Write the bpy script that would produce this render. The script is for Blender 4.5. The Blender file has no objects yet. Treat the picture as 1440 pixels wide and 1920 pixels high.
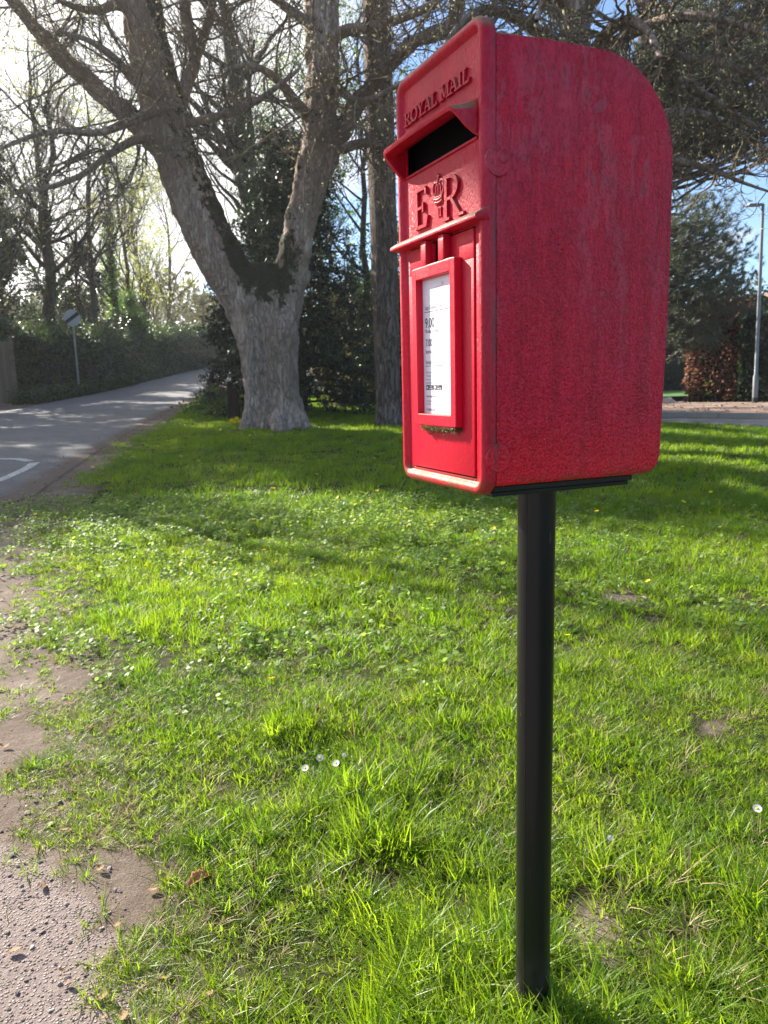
import bpy, bmesh, math, random
import numpy as np
from mathutils import Matrix, Vector

R_ = math.radians
scene = bpy.context.scene
COL = scene.collection

# ------------------------------------------------------------------ camera
CAM_H = 1.1235
PITCH, ROLL = 0.1651, -0.0366
FPX = 1442.0                                   # focal length in photo pixels (1440 wide)
_fw = np.array([0, math.cos(PITCH), -math.sin(PITCH)])
_up0 = np.array([0, math.sin(PITCH), math.cos(PITCH)])
_rt0 = np.array([1.0, 0, 0])
_rt = math.cos(ROLL) * _rt0 + math.sin(ROLL) * _up0
_up = -math.sin(ROLL) * _rt0 + math.cos(ROLL) * _up0
cam_d = bpy.data.cameras.new('camera')
cam = bpy.data.objects.new('camera', cam_d)
COL.objects.link(cam)
cam.matrix_world = Matrix([[_rt[0], _up[0], -_fw[0], 0], [_rt[1], _up[1], -_fw[1], 0],
                           [_rt[2], _up[2], -_fw[2], CAM_H], [0, 0, 0, 1]])
cam_d.sensor_fit = 'HORIZONTAL'
cam_d.sensor_width = 36.0
cam_d.lens = FPX / 1440.0 * 36.0
cam_d.clip_start, cam_d.clip_end = 0.05, 3000
cam_d.dof.use_dof = True
cam_d.dof.focus_distance = 1.12
cam_d.dof.aperture_fstop = 20.0
scene.camera = cam

# ------------------------------------------------------------------ sky, sun, exposure
SUN_EL = R_(31.3)
SUN_AZ = R_(48.0)                              # to the left of the view direction (+Y)
SUN_DIR = Vector((-math.sin(SUN_AZ) * math.cos(SUN_EL), math.cos(SUN_AZ) * math.cos(SUN_EL), math.sin(SUN_EL)))
world = bpy.data.worlds.new('World')
scene.world = world
world.use_nodes = True
wn, wl = world.node_tree.nodes, world.node_tree.links
wn.clear()
w_out = wn.new('ShaderNodeOutputWorld')
w_bg = wn.new('ShaderNodeBackground')
w_bg.inputs['Strength'].default_value = 0.055
sky = wn.new('ShaderNodeTexSky')
sky.sky_type = 'NISHITA'
sky.sun_disc = False
sky.sun_elevation = SUN_EL
sky.sun_rotation = -SUN_AZ
sky.air_density, sky.dust_density, sky.ozone_density = 1.0, 0.1, 3.0
tc = wn.new('ShaderNodeTexCoord')
sep = wn.new('ShaderNodeSeparateXYZ')
wl.new(tc.outputs['Generated'], sep.inputs[0])


def wmath(op, a, b=None, clamp=False):
    n = wn.new('ShaderNodeMath')
    n.operation = op
    n.use_clamp = clamp
    for i, v in enumerate((a, b)):
        if v is None:
            continue
        if isinstance(v, (int, float)):
            n.inputs[i].default_value = v
        else:
            wl.new(v, n.inputs[i])
    return n.outputs[0]


zc = wmath('MAXIMUM', sep.outputs['Z'], 0.0)
zd = wmath('ADD', zc, 0.18)
comb = wn.new('ShaderNodeCombineXYZ')
wl.new(wmath('DIVIDE', sep.outputs['X'], zd), comb.inputs[0])
wl.new(wmath('DIVIDE', sep.outputs['Y'], zd), comb.inputs[1])
cl = wn.new('ShaderNodeTexNoise')
cl.inputs['Scale'].default_value = 0.85
cl.inputs['Detail'].default_value = 7
cl.inputs['Roughness'].default_value = 0.55
cl.inputs['Distortion'].default_value = 0.25
mp = wn.new('ShaderNodeMapping')
mp.inputs['Location'].default_value = (1.9, 4.3, 0)
wl.new(comb.outputs[0], mp.inputs[0])
wl.new(mp.outputs[0], cl.inputs['Vector'])
# thin bright cloud gathers round the sun, broken cloud elsewhere
dot = wn.new('ShaderNodeVectorMath')
dot.operation = 'DOT_PRODUCT'
dot.inputs[1].default_value = SUN_DIR
nrm = wn.new('ShaderNodeVectorMath')
nrm.operation = 'NORMALIZE'
wl.new(tc.outputs['Generated'], nrm.inputs[0])
wl.new(nrm.outputs[0], dot.inputs[0])
near_sun = wn.new('ShaderNodeMapRange')
near_sun.interpolation_type = 'SMOOTHSTEP'
near_sun.inputs['From Min'].default_value = 0.55
near_sun.inputs['From Max'].default_value = 0.98
wl.new(dot.outputs['Value'], near_sun.inputs['Value'])
CLOUD_BIAS = 0.42
cover = wmath('ADD', cl.outputs['Fac'], wmath('MULTIPLY', near_sun.outputs[0], CLOUD_BIAS))
crng = wn.new('ShaderNodeMapRange')
crng.interpolation_type = 'SMOOTHSTEP'
crng.inputs['From Min'].default_value = 0.53
crng.inputs['From Max'].default_value = 0.70
wl.new(cover, crng.inputs['Value'])
ccol = wn.new('ShaderNodeMix')
ccol.data_type = 'RGBA'
ccol.inputs[6].default_value = (5.6, 5.8, 6.2, 1)
ccol.inputs[7].default_value = (8.8, 8.7, 8.5, 1)
wl.new(near_sun.outputs[0], ccol.inputs[0])
cmix = wn.new('ShaderNodeMix')
cmix.data_type = 'RGBA'
wl.new(crng.outputs[0], cmix.inputs[0])
blue = wn.new('ShaderNodeMix')                  # the photo's deep spring blue
blue.data_type = 'RGBA'
blue.blend_type = 'MULTIPLY'
blue.inputs[0].default_value = 1.0
blue.inputs[7].default_value = (.92, 1.06, 1.24, 1)
wl.new(sky.outputs[0], blue.inputs[6])
wl.new(blue.outputs[2], cmix.inputs[6])
wl.new(ccol.outputs[2], cmix.inputs[7])
wl.new(cmix.outputs[2], w_bg.inputs['Color'])
wl.new(w_bg.outputs[0], w_out.inputs['Surface'])

sun_d = bpy.data.lights.new('sun', 'SUN')
sun_d.energy = 5.0
sun_d.angle = R_(0.55)
sun_d.color = (1.0, 0.93, 0.82)
sun = bpy.data.objects.new('sun', sun_d)
COL.objects.link(sun)
sun.location = (-30, 30, 30)
sun.rotation_euler = (-SUN_DIR).to_track_quat('-Z', 'Y').to_euler()

vs = scene.view_settings
vs.view_transform = 'Standard'
vs.look = 'None'
vs.exposure = 1.8
vs.gamma = 1.0
vs.use_curve_mapping = False
cy = scene.cycles
cy.use_denoising = True
cy.max_bounces = 8
cy.diffuse_bounces = 4
cy.glossy_bounces = 3
cy.transmission_bounces = 4
cy.transparent_max_bounces = 8
cy.caustics_reflective = False
cy.caustics_refractive = False
cy.sample_clamp_indirect = 6.0


# ------------------------------------------------------------------ terrain
def sp(u, k):
    return k * np.logaddexp(0, np.asarray(u, float) / k)


def vnoise(x, y, seed=0):
    """smooth value noise in 0..1"""
    x = np.asarray(x, float); y = np.asarray(y, float)
    xi = np.floor(x).astype(np.int64); yi = np.floor(y).astype(np.int64)
    fx = x - xi; fy = y - yi
    fx = fx * fx * (3 - 2 * fx); fy = fy * fy * (3 - 2 * fy)

    def h(a, b):
        n = (a * 374761393 + b * 668265263 + seed * 974711) & 0xFFFFFFFF
        n = ((n ^ (n >> 13)) * 1274126177) & 0xFFFFFFFF
        return ((n ^ (n >> 16)) & 0xFFFF) / 65535.0
    return (h(xi, yi) * (1 - fx) + h(xi + 1, yi) * fx) * (1 - fy) + (h(xi, yi + 1) * (1 - fx) + h(xi + 1, yi + 1) * fx) * fy


def zg0(x, y):
    x = np.asarray(x, float); y = np.asarray(y, float)
    s = 0.008 + 0.034 * np.clip((6 - x) / 8, 0, 1)
    return s * sp(y - 4.5, 1.0) + 0.02 * np.clip((2 - x) / 6, 0, 1) * sp(y - 25, 3)


# edge of the lawn on the left (bare earth beside the path, then the lane), as x for y
LAWN_Y = np.array([-3, 0.6, 1.22, 1.38, 1.55, 1.85, 2.34, 3.08, 4.38, 5.91, 7.62, 8.88, 11.1, 17.2, 22.75, 35.5, 51.8, 75])
LAWN_X = np.array([-.1, -.3, -.43, -.53, -.64, -.86, -1.08, -1.42, -2.0, -2.55, -3.05, -3.5, -3.9, -4.75, -5.4, -6.1, -5.6, 3])
ROAD_Y = np.array([5.4, 6.2, 7.0, 7.6, 8.9, 11.1, 14, 17.2, 22.75, 28, 35.5, 43, 51.8, 62, 80])
ROAD_XR = np.array([-5.6, -4.2, -3.65, -3.5, -3.75, -4.15, -4.6, -5.05, -5.75, -6.2, -6.5, -6.6, -6.0, -3.0, 4])
ROAD_XL = np.array([-14, -13.0, -12.4, -12.1, -11.6, -11.2, -10.9, -10.75, -10.7, -10.75, -11.2, -11.6, -11.6, -9.2, -2])


def lawn_x(y):
    return np.interp(y, LAWN_Y, LAWN_X)


# road on the right behind the green
RR_NEAR = np.array([(3.0, 17.9), (4.5, 17.2), (6.03, 16.28), (6.95, 13.9), (8.6, 9.5), (11, 3), (13, -4)])
RR_KERB = np.array([(3.0, 20.0), (4.8, 19.2), (6.67, 18.02), (8.09, 16.13), (11, 11.5), (14.5, 4), (17, -4)])
RR_BACK = np.array([(3.0, 26.5), (5.5, 25.5), (8.3, 23.6), (10.6, 21.2), (14.5, 15), (19, 5), (22, -4)])


def right_edge_y(x):
    """y of the near edge of the right-hand road for x (inf where there is none)"""
    x = np.asarray(x, float)
    yy = np.interp(x, RR_NEAR[:, 0], RR_NEAR[:, 1])
    return np.where(x < 3.0, 1e3, yy)


def in_road(x, y, m=0.0):
    x = np.asarray(x, float); y = np.asarray(y, float)
    xr = np.interp(y, ROAD_Y, ROAD_XR) - m
    xl = np.interp(y, ROAD_Y, ROAD_XL) + m
    a = (y > ROAD_Y[0] + m) & (x < xr) & (x > xl)
    ky = np.interp(x, RR_KERB[:, 0], RR_KERB[:, 1])
    b = (x > 3.0 + m) & (y > right_edge_y(x) + m) & (y < ky - m * 0.6)
    return a | b


def zg(x, y):
    """height of the turf and earth"""
    x = np.asarray(x, float); y = np.asarray(y, float)
    z = zg0(x, y)
    onl = np.clip((x - lawn_x(y)) / 0.5, 0, 1)
    amp = 0.05 * np.clip((y + 1) / 3, 0.25, 1.0)
    z = z + amp * onl * (vnoise(x * 1.1, y * 1.1, 3) - 0.5) + 0.028 * (vnoise(x * 3.3, y * 3.3, 5) - 0.5) * np.clip(onl + .2, 0, 1)
    return z


def ray(px, py):
    return _fw + _rt * (px - 720.0) / FPX - _up * (py - 960.0) / FPX


def W(px, py, depth):
    """a point `depth` metres ahead, seen at that place in the photograph"""
    d = ray(px, py)
    return np.array([0, 0, CAM_H]) + d * (depth / d[1])


def G(px, py):
    """the spot of ground seen at a place in the photograph"""
    d = ray(px, py)
    t = np.concatenate([np.arange(0.6, 12, 0.01), np.arange(12, 120, 0.05)])
    P = np.array([0, 0, CAM_H]) + d[None] * t[:, None]
    below = P[:, 2] < zg(P[:, 0], P[:, 1])
    i = int(np.argmax(below))
    return P[i]


# ------------------------------------------------------------------ object helpers
def link(o, parent=None):
    COL.objects.link(o)
    if parent is not None:
        o.parent = parent
    return o


def tag(o, label=None, cat=None, group=None, kind=None):
    if label:
        o['label'] = label
    if cat:
        o['category'] = cat
    if group:
        o['group'] = group
    if kind:
        o['kind'] = kind
    return o


def thing(name, label, cat, loc=(0, 0, 0), rz=0.0, group=None):
    o = bpy.data.objects.new(name, None)
    o.empty_display_size = 0.1
    link(o)
    o.location = loc
    o.rotation_euler = (0, 0, rz)
    return tag(o, label, cat, group)


def make_mesh(name, V, faces, mats, smooth=False):
    """V (n,3); faces: list of int arrays (m,k) or (array, material index)"""
    me = bpy.data.meshes.new(name)
    V = np.asarray(V, np.float32)
    me.vertices.add(len(V))
    me.vertices.foreach_set('co', V.ravel())
    li, ls, mi = [], [], []
    off = 0
    for f in faces:
        m_ = 0
        if isinstance(f, tuple):
            f, m_ = f
        f = np.asarray(f, np.int32)
        if f.size == 0:
            continue
        k = f.shape[1]
        li.append(f.ravel())
        ls.append(off + np.arange(len(f)) * k)
        mi.append(np.full(len(f), m_))
        off += f.size
    li = np.concatenate(li); ls = np.concatenate(ls); mi = np.concatenate(mi)
    me.loops.add(len(li))
    me.loops.foreach_set('vertex_index', li.astype(np.int32))
    me.polygons.add(len(ls))
    me.polygons.foreach_set('loop_start', ls.astype(np.int32))
    for m in (mats if isinstance(mats, (list, tuple)) else [mats]):
        me.materials.append(m)
    me.polygons.foreach_set('material_index', mi.astype(np.int32))
    me.update(calc_edges=True)
    me.validate()
    if smooth:
        me.polygons.foreach_set('use_smooth', np.ones(len(me.polygons), bool))
    return me


def mobj(name, V, faces, mats, parent=None, smooth=False):
    o = bpy.data.objects.new(name, make_mesh(name, V, faces, mats, smooth))
    return link(o, parent)


def bobj(name, bm, mats, parent=None, smooth=False, angle=None):
    me = bpy.data.meshes.new(name)
    bmesh.ops.recalc_face_normals(bm, faces=bm.faces)
    bm.to_mesh(me)
    bm.free()
    for m in (mats if isinstance(mats, (list, tuple)) else [mats]):
        me.materials.append(m)
    if smooth:
        me.polygons.foreach_set('use_smooth', np.ones(len(me.polygons), bool))
        if angle:
            me.set_sharp_from_angle(angle=R_(angle))
    o = bpy.data.objects.new(name, me)
    return link(o, parent)


def bm_box(bm, x0, x1, y0, y1, z0, z1, bevel=0.0, seg=2):
    vs_ = [bm.verts.new(c) for c in ((x0, y0, z0), (x1, y0, z0), (x1, y1, z0), (x0, y1, z0),
                                     (x0, y0, z1), (x1, y0, z1), (x1, y1, z1), (x0, y1, z1))]
    fs = [bm.faces.new([vs_[i] for i in q]) for q in ((0, 3, 2, 1), (4, 5, 6, 7), (0, 1, 5, 4), (1, 2, 6, 5), (2, 3, 7, 6), (3, 0, 4, 7))]
    if bevel:
        es = list({e for f in fs for e in f.edges})
        bmesh.ops.bevel(bm, geom=es, offset=bevel, segments=seg, affect='EDGES', profile=0.5)


def bm_prism(bm, poly, y0, y1):
    """polygon in x,z pushed along y"""
    a = [bm.verts.new((p[0], y0, p[1])) for p in poly]
    b = [bm.verts.new((p[0], y1, p[1])) for p in poly]
    n = len(poly)
    bm.faces.new(a)
    bm.faces.new(b[::-1])
    for i in range(n):
        bm.faces.new((a[i], b[i], b[(i + 1) % n], a[(i + 1) % n]))


def bm_tube(bm, pts, rad, sides=10, caps=True):
    pts = [Vector(p) for p in pts]
    rings = []
    ref = Vector((0.31, 0.17, 0.93))
    for i, p in enumerate(pts):
        t = (pts[min(i + 1, len(pts) - 1)] - pts[max(i - 1, 0)]).normalized()
        if abs(t.dot(ref)) > 0.93:
            ref = Vector((0.93, 0.21, 0.3))
        u = t.cross(ref).normalized()
        v = t.cross(u)
        r = rad[i] if isinstance(rad, (list, tuple)) else rad
        rings.append([bm.verts.new(p + (u * math.cos(a) + v * math.sin(a)) * r) for a in [2 * math.pi * k / sides for k in range(sides)]])
    for a, b in zip(rings, rings[1:]):
        for k in range(sides):
            bm.faces.new((a[k], a[(k + 1) % sides], b[(k + 1) % sides], b[k]))
    if caps:
        bm.faces.new(rings[0][::-1])
        bm.faces.new(rings[-1])


def tubes(P, Rd, sides):
    """many polylines (N,n,3) with radii (N,n) -> vertices, quads"""
    P = np.asarray(P, float); N, n, _ = P.shape
    T = np.empty_like(P)
    T[:, 1:-1] = P[:, 2:] - P[:, :-2]
    T[:, 0] = P[:, 1] - P[:, 0]
    T[:, -1] = P[:, -1] - P[:, -2]
    T /= np.linalg.norm(T, axis=2, keepdims=True) + 1e-12
    mean = T.mean(axis=1, keepdims=True)
    ref = np.where(np.abs(mean[..., 2:3]) < 0.8, np.array([0, 0, 1.0]), np.array([1.0, 0.13, 0]))
    ref = np.broadcast_to(ref, T.shape)
    U = np.cross(T, ref); U /= np.linalg.norm(U, axis=2, keepdims=True) + 1e-12
    Vv = np.cross(T, U)
    a = np.arange(sides) * 2 * np.pi / sides
    ring = U[:, :, None] * np.cos(a)[None, None, :, None] + Vv[:, :, None] * np.sin(a)[None, None, :, None]
    V = P[:, :, None] + ring * np.asarray(Rd)[:, :, None, None]
    V = V.reshape(-1, 3)
    base = (np.arange(N) * n * sides)[:, None, None] + (np.arange(n - 1) * sides)[None, :, None]
    k = np.arange(sides)[None, None, :]
    k2 = (k + 1) % sides
    F = np.stack([base + k, base + k2, base + sides + k2, base + sides + k], -1).reshape(-1, 4)
    return V, F


class Bag:
    """collects vertices and faces of one mesh"""
    def __init__(self):
        self.V = []; self.F = []; self.n = 0

    def add(self, V, F, mi=0):
        V = np.asarray(V, float).reshape(-1, 3)
        self.V.append(V)
        self.F.append((np.asarray(F, np.int64) + self.n, mi))
        self.n += len(V)

    def build(self, name, mats, parent=None, smooth=False):
        return mobj(name, np.concatenate(self.V), self.F, mats, parent, smooth)


def unit(v):
    return v / (np.linalg.norm(v, axis=-1, keepdims=True) + 1e-12)


def spawn(rng, P, Rd, k, t0, t1, length, ang, npts, rr=0.6, tip=0.25, wig=0.15, bend=(0, 0, 0), bend2=None, taper_len=0.5, rmax=None):
    """children of branches: k each, at t0..t1 along, leaving at `ang` radians"""
    N, n, _ = P.shape
    k = int(k)
    idx = np.repeat(np.arange(N), k)
    t = rng.uniform(t0, t1, N * k)
    f = t * (n - 1)
    i = np.minimum(f.astype(int), n - 2)
    w = (f - i)[:, None]
    p0 = P[idx, i] * (1 - w) + P[idx, i + 1] * w
    T = unit(P[idx, i + 1] - P[idx, i])
    r0 = Rd[idx, i] * (1 - w[:, 0]) + Rd[idx, i + 1] * w[:, 0]
    rnd = unit(np.cross(T, rng.normal(size=(N * k, 3))))
    a = rng.normal(ang, ang * 0.25, N * k)[:, None]
    d = np.cos(a) * T + np.sin(a) * rnd
    L = length * rng.uniform(0.6, 1.25, N * k) * (1 - taper_len * t)
    step = (L / (npts - 1))[:, None]
    out = np.empty((N * k, npts, 3))
    out[:, 0] = p0
    b1 = np.asarray(bend, float)
    b2 = b1 if bend2 is None else np.asarray(bend2, float)
    for j in range(1, npts):
        s = j / (npts - 1)
        d = unit(d + wig * rng.normal(size=d.shape) + (b1 * (1 - s) + b2 * s) / (npts - 1) * 2)
        out[:, j] = out[:, j - 1] + d * step
    rs = r0 * rr
    if rmax:
        rs = np.minimum(rs, rmax)
    prof = np.linspace(1, tip, npts)[None]
    return out, rs[:, None] * prof


def leafquads(rng, C, size, aspect=0.5, flat=0.0, svar=0.35):
    """kite-shaped leaves at C"""
    C = np.asarray(C, float); M = len(C)
    u = unit(rng.normal(size=(M, 3)) * np.array([1, 1, 1 - flat]))
    v = unit(np.cross(u, unit(rng.normal(size=(M, 3)) * np.array([1 - flat * .7, 1 - flat * .7, 1]))))
    s = (size * np.clip(rng.normal(1, svar, M), 0.4, 2))[:, None]
    V = np.stack([C - u * s * .5, C + v * s * aspect * .5 - u * s * .08, C + u * s * .5, C - v * s * aspect * .5 - u * s * .08], 1).reshape(-1, 3)
    F = np.arange(M * 4).reshape(-1, 4)
    return V, F


# ------------------------------------------------------------------ material helpers
class NT:
    def __init__(self, name):
        self.m = bpy.data.materials.new(name)
        self.m.use_nodes = True
        self.t = self.m.node_tree
        self.t.nodes.clear()
        self.out = self.t.nodes.new('ShaderNodeOutputMaterial')

    def n(self, typ, **kw):
        nd = self.t.nodes.new(typ)
        for k, v in kw.items():
            setattr(nd, k, v)
        return nd

    def put(self, sock, v):
        if hasattr(v, 'is_linked') or hasattr(v, 'links'):
            self.t.links.new(v, sock)
        elif isinstance(v, tuple) and len(v) == 3 and sock.type == 'RGBA':
            sock.default_value = (*v, 1)
        else:
            sock.default_value = v

    def coord(self, which='Object', scale=(1, 1, 1), loc=(0, 0, 0)):
        c = self.n('ShaderNodeTexCoord')
        m = self.n('ShaderNodeMapping')
        m.inputs['Scale'].default_value = scale
        m.inputs['Location'].default_value = loc
        self.t.links.new(c.outputs[which], m.inputs[0])
        return m.outputs[0]

    def noise(self, vec=None, scale=5, detail=4, rough=0.55, dist=0.0, out='Fac'):
        nd = self.n('ShaderNodeTexNoise')
        nd.inputs['Scale'].default_value = scale
        nd.inputs['Detail'].default_value = detail
        nd.inputs['Roughness'].default_value = rough
        nd.inputs['Distortion'].default_value = dist
        if vec is not None:
            self.put(nd.inputs['Vector'], vec)
        return nd.outputs[out]

    def voro(self, vec=None, scale=5, feature='F1', out='Distance', rand=1.0):
        nd = self.n('ShaderNodeTexVoronoi', feature=feature)
        nd.inputs['Scale'].default_value = scale
        nd.inputs['Randomness'].default_value = rand
        if vec is not None:
            self.put(nd.inputs['Vector'], vec)
        return nd.outputs[out]

    def ramp(self, fac, stops, interp='LINEAR'):
        nd = self.n('ShaderNodeValToRGB')
        nd.color_ramp.interpolation = interp
        el = nd.color_ramp.elements
        while len(el) < len(stops):
            el.new(0.5)
        for e, (p, c) in zip(el, stops):
            e.position = p
            e.color = (*c, 1) if len(c) == 3 else c
        self.put(nd.inputs[0], fac)
        return nd.outputs[0]

    def rng(self, v, a, b, c=0.0, d=1.0, smooth=True):
        nd = self.n('ShaderNodeMapRange')
        nd.interpolation_type = 'SMOOTHSTEP' if smooth else 'LINEAR'
        self.put(nd.inputs['Value'], v)
        for k, x in zip(('From Min', 'From Max', 'To Min', 'To Max'), (a, b, c, d)):
            nd.inputs[k].default_value = x
        return nd.outputs[0]

    def math(self, op, a, b=None, clamp=False):
        nd = self.n('ShaderNodeMath', operation=op, use_clamp=clamp)
        self.put(nd.inputs[0], a)
        if b is not None:
            self.put(nd.inputs[1], b)
        return nd.outputs[0]

    def mix(self, fac, a, b, blend='MIX'):
        nd = self.n('ShaderNodeMix', data_type='RGBA', blend_type=blend)
        self.put(nd.inputs[0], fac)
        self.put(nd.inputs[6], a)
        self.put(nd.inputs[7], b)
        return nd.outputs[2]

    def bump(self, h, strength=0.5, dist=0.01, normal=None):
        nd = self.n('ShaderNodeBump')
        nd.inputs['Strength'].default_value = strength
        nd.inputs['Distance'].default_value = dist
        self.put(nd.inputs['Height'], h)
        if normal is not None:
            self.put(nd.inputs['Normal'], normal)
        return nd.outputs[0]

    def attr(self, name, typ='GEOMETRY', out='Fac'):
        nd = self.n('ShaderNodeAttribute', attribute_name=name, attribute_type=typ)
        return nd.outputs[out]

    def island(self):
        return self.n('ShaderNodeNewGeometry').outputs['Random Per Island']

    def upness(self):
        g = self.n('ShaderNodeNewGeometry')
        s = self.n('ShaderNodeSeparateXYZ')
        self.t.links.new(g.outputs['Normal'], s.inputs[0])
        return s.outputs['Z']

    def principled(self, color, rough=0.6, normal=None, spec=0.5, metallic=0.0, coat=0.0):
        p = self.n('ShaderNodeBsdfPrincipled')
        self.put(p.inputs['Base Color'], color)
        self.put(p.inputs['Roughness'], rough)
        self.put(p.inputs['Specular IOR Level'], spec)
        self.put(p.inputs['Metallic'], metallic)
        if coat:
            p.inputs['Coat Weight'].default_value = coat
            p.inputs['Coat Roughness'].default_value = 0.15
        if normal is not None:
            self.put(p.inputs['Normal'], normal)
        self.sh = p.outputs[0]
        return self

    def translucent(self, color, fac):
        tr = self.n('ShaderNodeBsdfTranslucent')
        self.put(tr.inputs['Color'], color)
        mx = self.n('ShaderNodeMixShader')
        self.put(mx.inputs[0], fac)
        self.t.links.new(self.sh, mx.inputs[1])
        self.t.links.new(tr.outputs[0], mx.inputs[2])
        self.sh = mx.outputs[0]
        return self

    def done(self):
        self.t.links.new(self.sh, self.out.inputs['Surface'])
        return self.m


def flat_mat(name, color, rough=0.6, var=0.15, scale=30, spec=0.4, metallic=0.0):
    k = NT(name)
    nz = k.noise(k.coord(), scale, 4)
    c = k.mix(nz, tuple(x * (1 - var) for x in color), tuple(min(1, x * (1 + var)) for x in color))
    return k.principled(c, rough, k.bump(nz, 0.15, 0.003), spec, metallic).done()


def leaf_mat(name, c0, c1, trans=0.35, tcol=None, rough=0.5, spec=0.4):
    k = NT(name)
    isl = k.island()
    c = k.mix(isl, c0, c1)
    k.principled(c, rough, None, spec)
    tc_ = tcol or tuple(min(1, x * 1.6) for x in c1)
    k.translucent(k.mix(isl, tuple(x * .7 for x in tc_), tc_), trans)
    return k.done()


def bark_mat(name, dark, light, moss=None, vscale=1.0, bump=0.9, moss_amt=0.5, crack=10, cdark=.45):
    k = NT(name)
    v = k.coord('Object', (1, 1, 0.22))
    big = k.noise(v, 3.2 * vscale, 5, 0.6, 0.6)
    fine = k.noise(v, 22 * vscale, 6, 0.7, 0.8)
    cr = k.voro(k.mix(0.22, v, k.noise(v, 7 * vscale, 4, out='Color')), crack * vscale, 'DISTANCE_TO_EDGE')
    crm = k.rng(cr, 0.0, 0.13)
    c = k.mix(k.rng(fine, 0.3, 0.72), dark, light)
    c = k.mix(k.rng(big, 0.38, 0.6, 0.0, 0.85), c, (light[0] * .52, light[1] * .46, light[2] * .42))
    c = k.mix(k.rng(k.noise(k.coord('Object', (1, 1, .5)), 1.6 * vscale, 4, .7), .52, .66, 0, .45), c, tuple(min(1, x * 1.25) for x in light))
    c = k.mix(k.rng(crm, 0, 1, cdark, 0.0), c, tuple(x * 0.5 for x in dark))
    if moss:
        a = k.attr('moss')
        mm = k.rng(k.math('ADD', a, k.math('MULTIPLY', k.math('SUBTRACT', k.noise(k.coord(), 4.5, 7, 0.75), 0.5), 1.7)), 0.42, 0.58)
        c = k.mix(k.math('MULTIPLY', mm, moss_amt), c, k.mix(k.noise(k.coord(), 40, 3), tuple(x * .5 for x in moss), moss))
    h = k.math('ADD', k.math('MULTIPLY', crm, 0.6), k.math('MULTIPLY', fine, 0.5))
    return k.principled(c, 0.92, k.bump(h, bump, 0.035 / vscale), 0.2).done()

# ================================================================== THE SETTING
def grid_axis(a, b, step, far_lo, far_hi, grow=1.25):
    c = list(np.arange(a, b + 1e-6, step))
    s = step
    lo = []
    x = a
    while x > far_lo:
        s *= grow
        x -= s
        lo.append(x)
    s = step
    hi = []
    x = c[-1]
    while x < far_hi:
        s *= grow
        x += s
        hi.append(x)
    return np.array(lo[::-1] + c + hi)


def ground_material():
    k = NT('ground_earth')
    co = k.coord('Object')
    lawn = k.attr('lawn')
    tar = k.attr('tarmac')
    n1 = k.noise(co, 3.0, 6, 0.65)
    n2 = k.noise(co, 26, 6, 0.7)
    n3 = k.noise(co, 140, 4, 0.7)
    earth = k.ramp(n1, [(0.25, (.09, .064, .05)), (0.5, (.155, .120, .094)), (0.75, (.25, .20, .165))])
    earth = k.mix(k.rng(n2, 0.35, 0.7), earth, k.mix(0.5, earth, (.08, .055, .045)))
    earth = k.mix(k.rng(n3, 0.55, 0.75, 0, .6), earth, (.40, .32, .28))
    thatch = k.ramp(n2, [(0.3, (.018, .02, .007)), (0.6, (.045, .045, .015)), (0.8, (.11, .09, .045))])
    m = k.rng(k.math('ADD', lawn, k.math('MULTIPLY', k.math('SUBTRACT', n1, 0.5), 0.9)), 0.35, 0.65)
    c = k.mix(m, earth, thatch)
    # worn pinkish tarmac with stones showing
    st = k.voro(co, 130, 'F1', 'Color')
    sd = k.voro(co, 130, 'F1', 'Distance')
    bw = k.n('ShaderNodeRGBToBW')
    k.t.links.new(st, bw.inputs[0])
    stone = k.ramp(bw.outputs[0], [(0.15, (.05, .047, .047)), (0.4, (.19, .155, .14)), (0.6, (.29, .24, .22)), (0.85, (.42, .37, .34))])
    binder = k.mix(n2, (.15, .118, .105), (.28, .225, .205))
    tcol = k.mix(k.rng(sd, 0.25, 0.5), stone, binder)
    tm = k.rng(k.math('ADD', tar, k.math('MULTIPLY', k.math('SUBTRACT', n1, 0.5), 0.8)), 0.4, 0.6)
    c = k.mix(tm, c, tcol)
    h = k.math('ADD', k.math('MULTIPLY', n2, 0.8), k.math('MULTIPLY', n3, 0.5))
    h2 = k.math('ADD', h, k.math('MULTIPLY', k.math('MULTIPLY', tm, k.rng(sd, 0.1, 0.5, 1.0, 0.0)), 0.7))
    return k.principled(c, 0.95, k.bump(h2, 0.9, 0.012), 0.2).done()


gx = grid_axis(-8, 9, 0.125, -700, 700)
gy = grid_axis(-1.5, 14, 0.125, -60, 900, 1.12)
GX, GY = np.meshgrid(gx, gy)
xf, yf = GX.ravel(), GY.ravel()
gz = zg(xf, np.minimum(yf, 75.0))
gz = gz - np.where(in_road(xf, yf, 0.45), 0.025, 0.0)
nx, ny = len(gx), len(gy)
ii = (np.arange(ny - 1)[:, None] * nx + np.arange(nx - 1)[None]).ravel()
ground = mobj('ground', np.stack([xf, yf, gz], 1), [np.stack([ii, ii + 1, ii + nx + 1, ii + nx], 1)], ground_material(), smooth=True)
tag(ground, 'gently rising ground of turf and bare earth under the grass', kind='structure')
lawn_at = np.clip((xf - lawn_x(yf)) / 0.8 + 0.30, 0, 1)
lawn_at = np.where((right_edge_y(xf) < yf + 0.1), 0.1, lawn_at)
lawn_at = np.where(yf > 60, 1.0, lawn_at)
BARE = [(1105, 1790, .16), (1130, 1700, .10), (380, 1545, .05), (560, 1500, .08), (1170, 1120, .22),
        (1190, 1640, .06), (1330, 1370, .10), (1215, 1165, .14), (420, 1480, .08), (700, 1640, .08), (830, 1690, .07), (545, 1090, .12), (1050, 1860, .07)]
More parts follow.
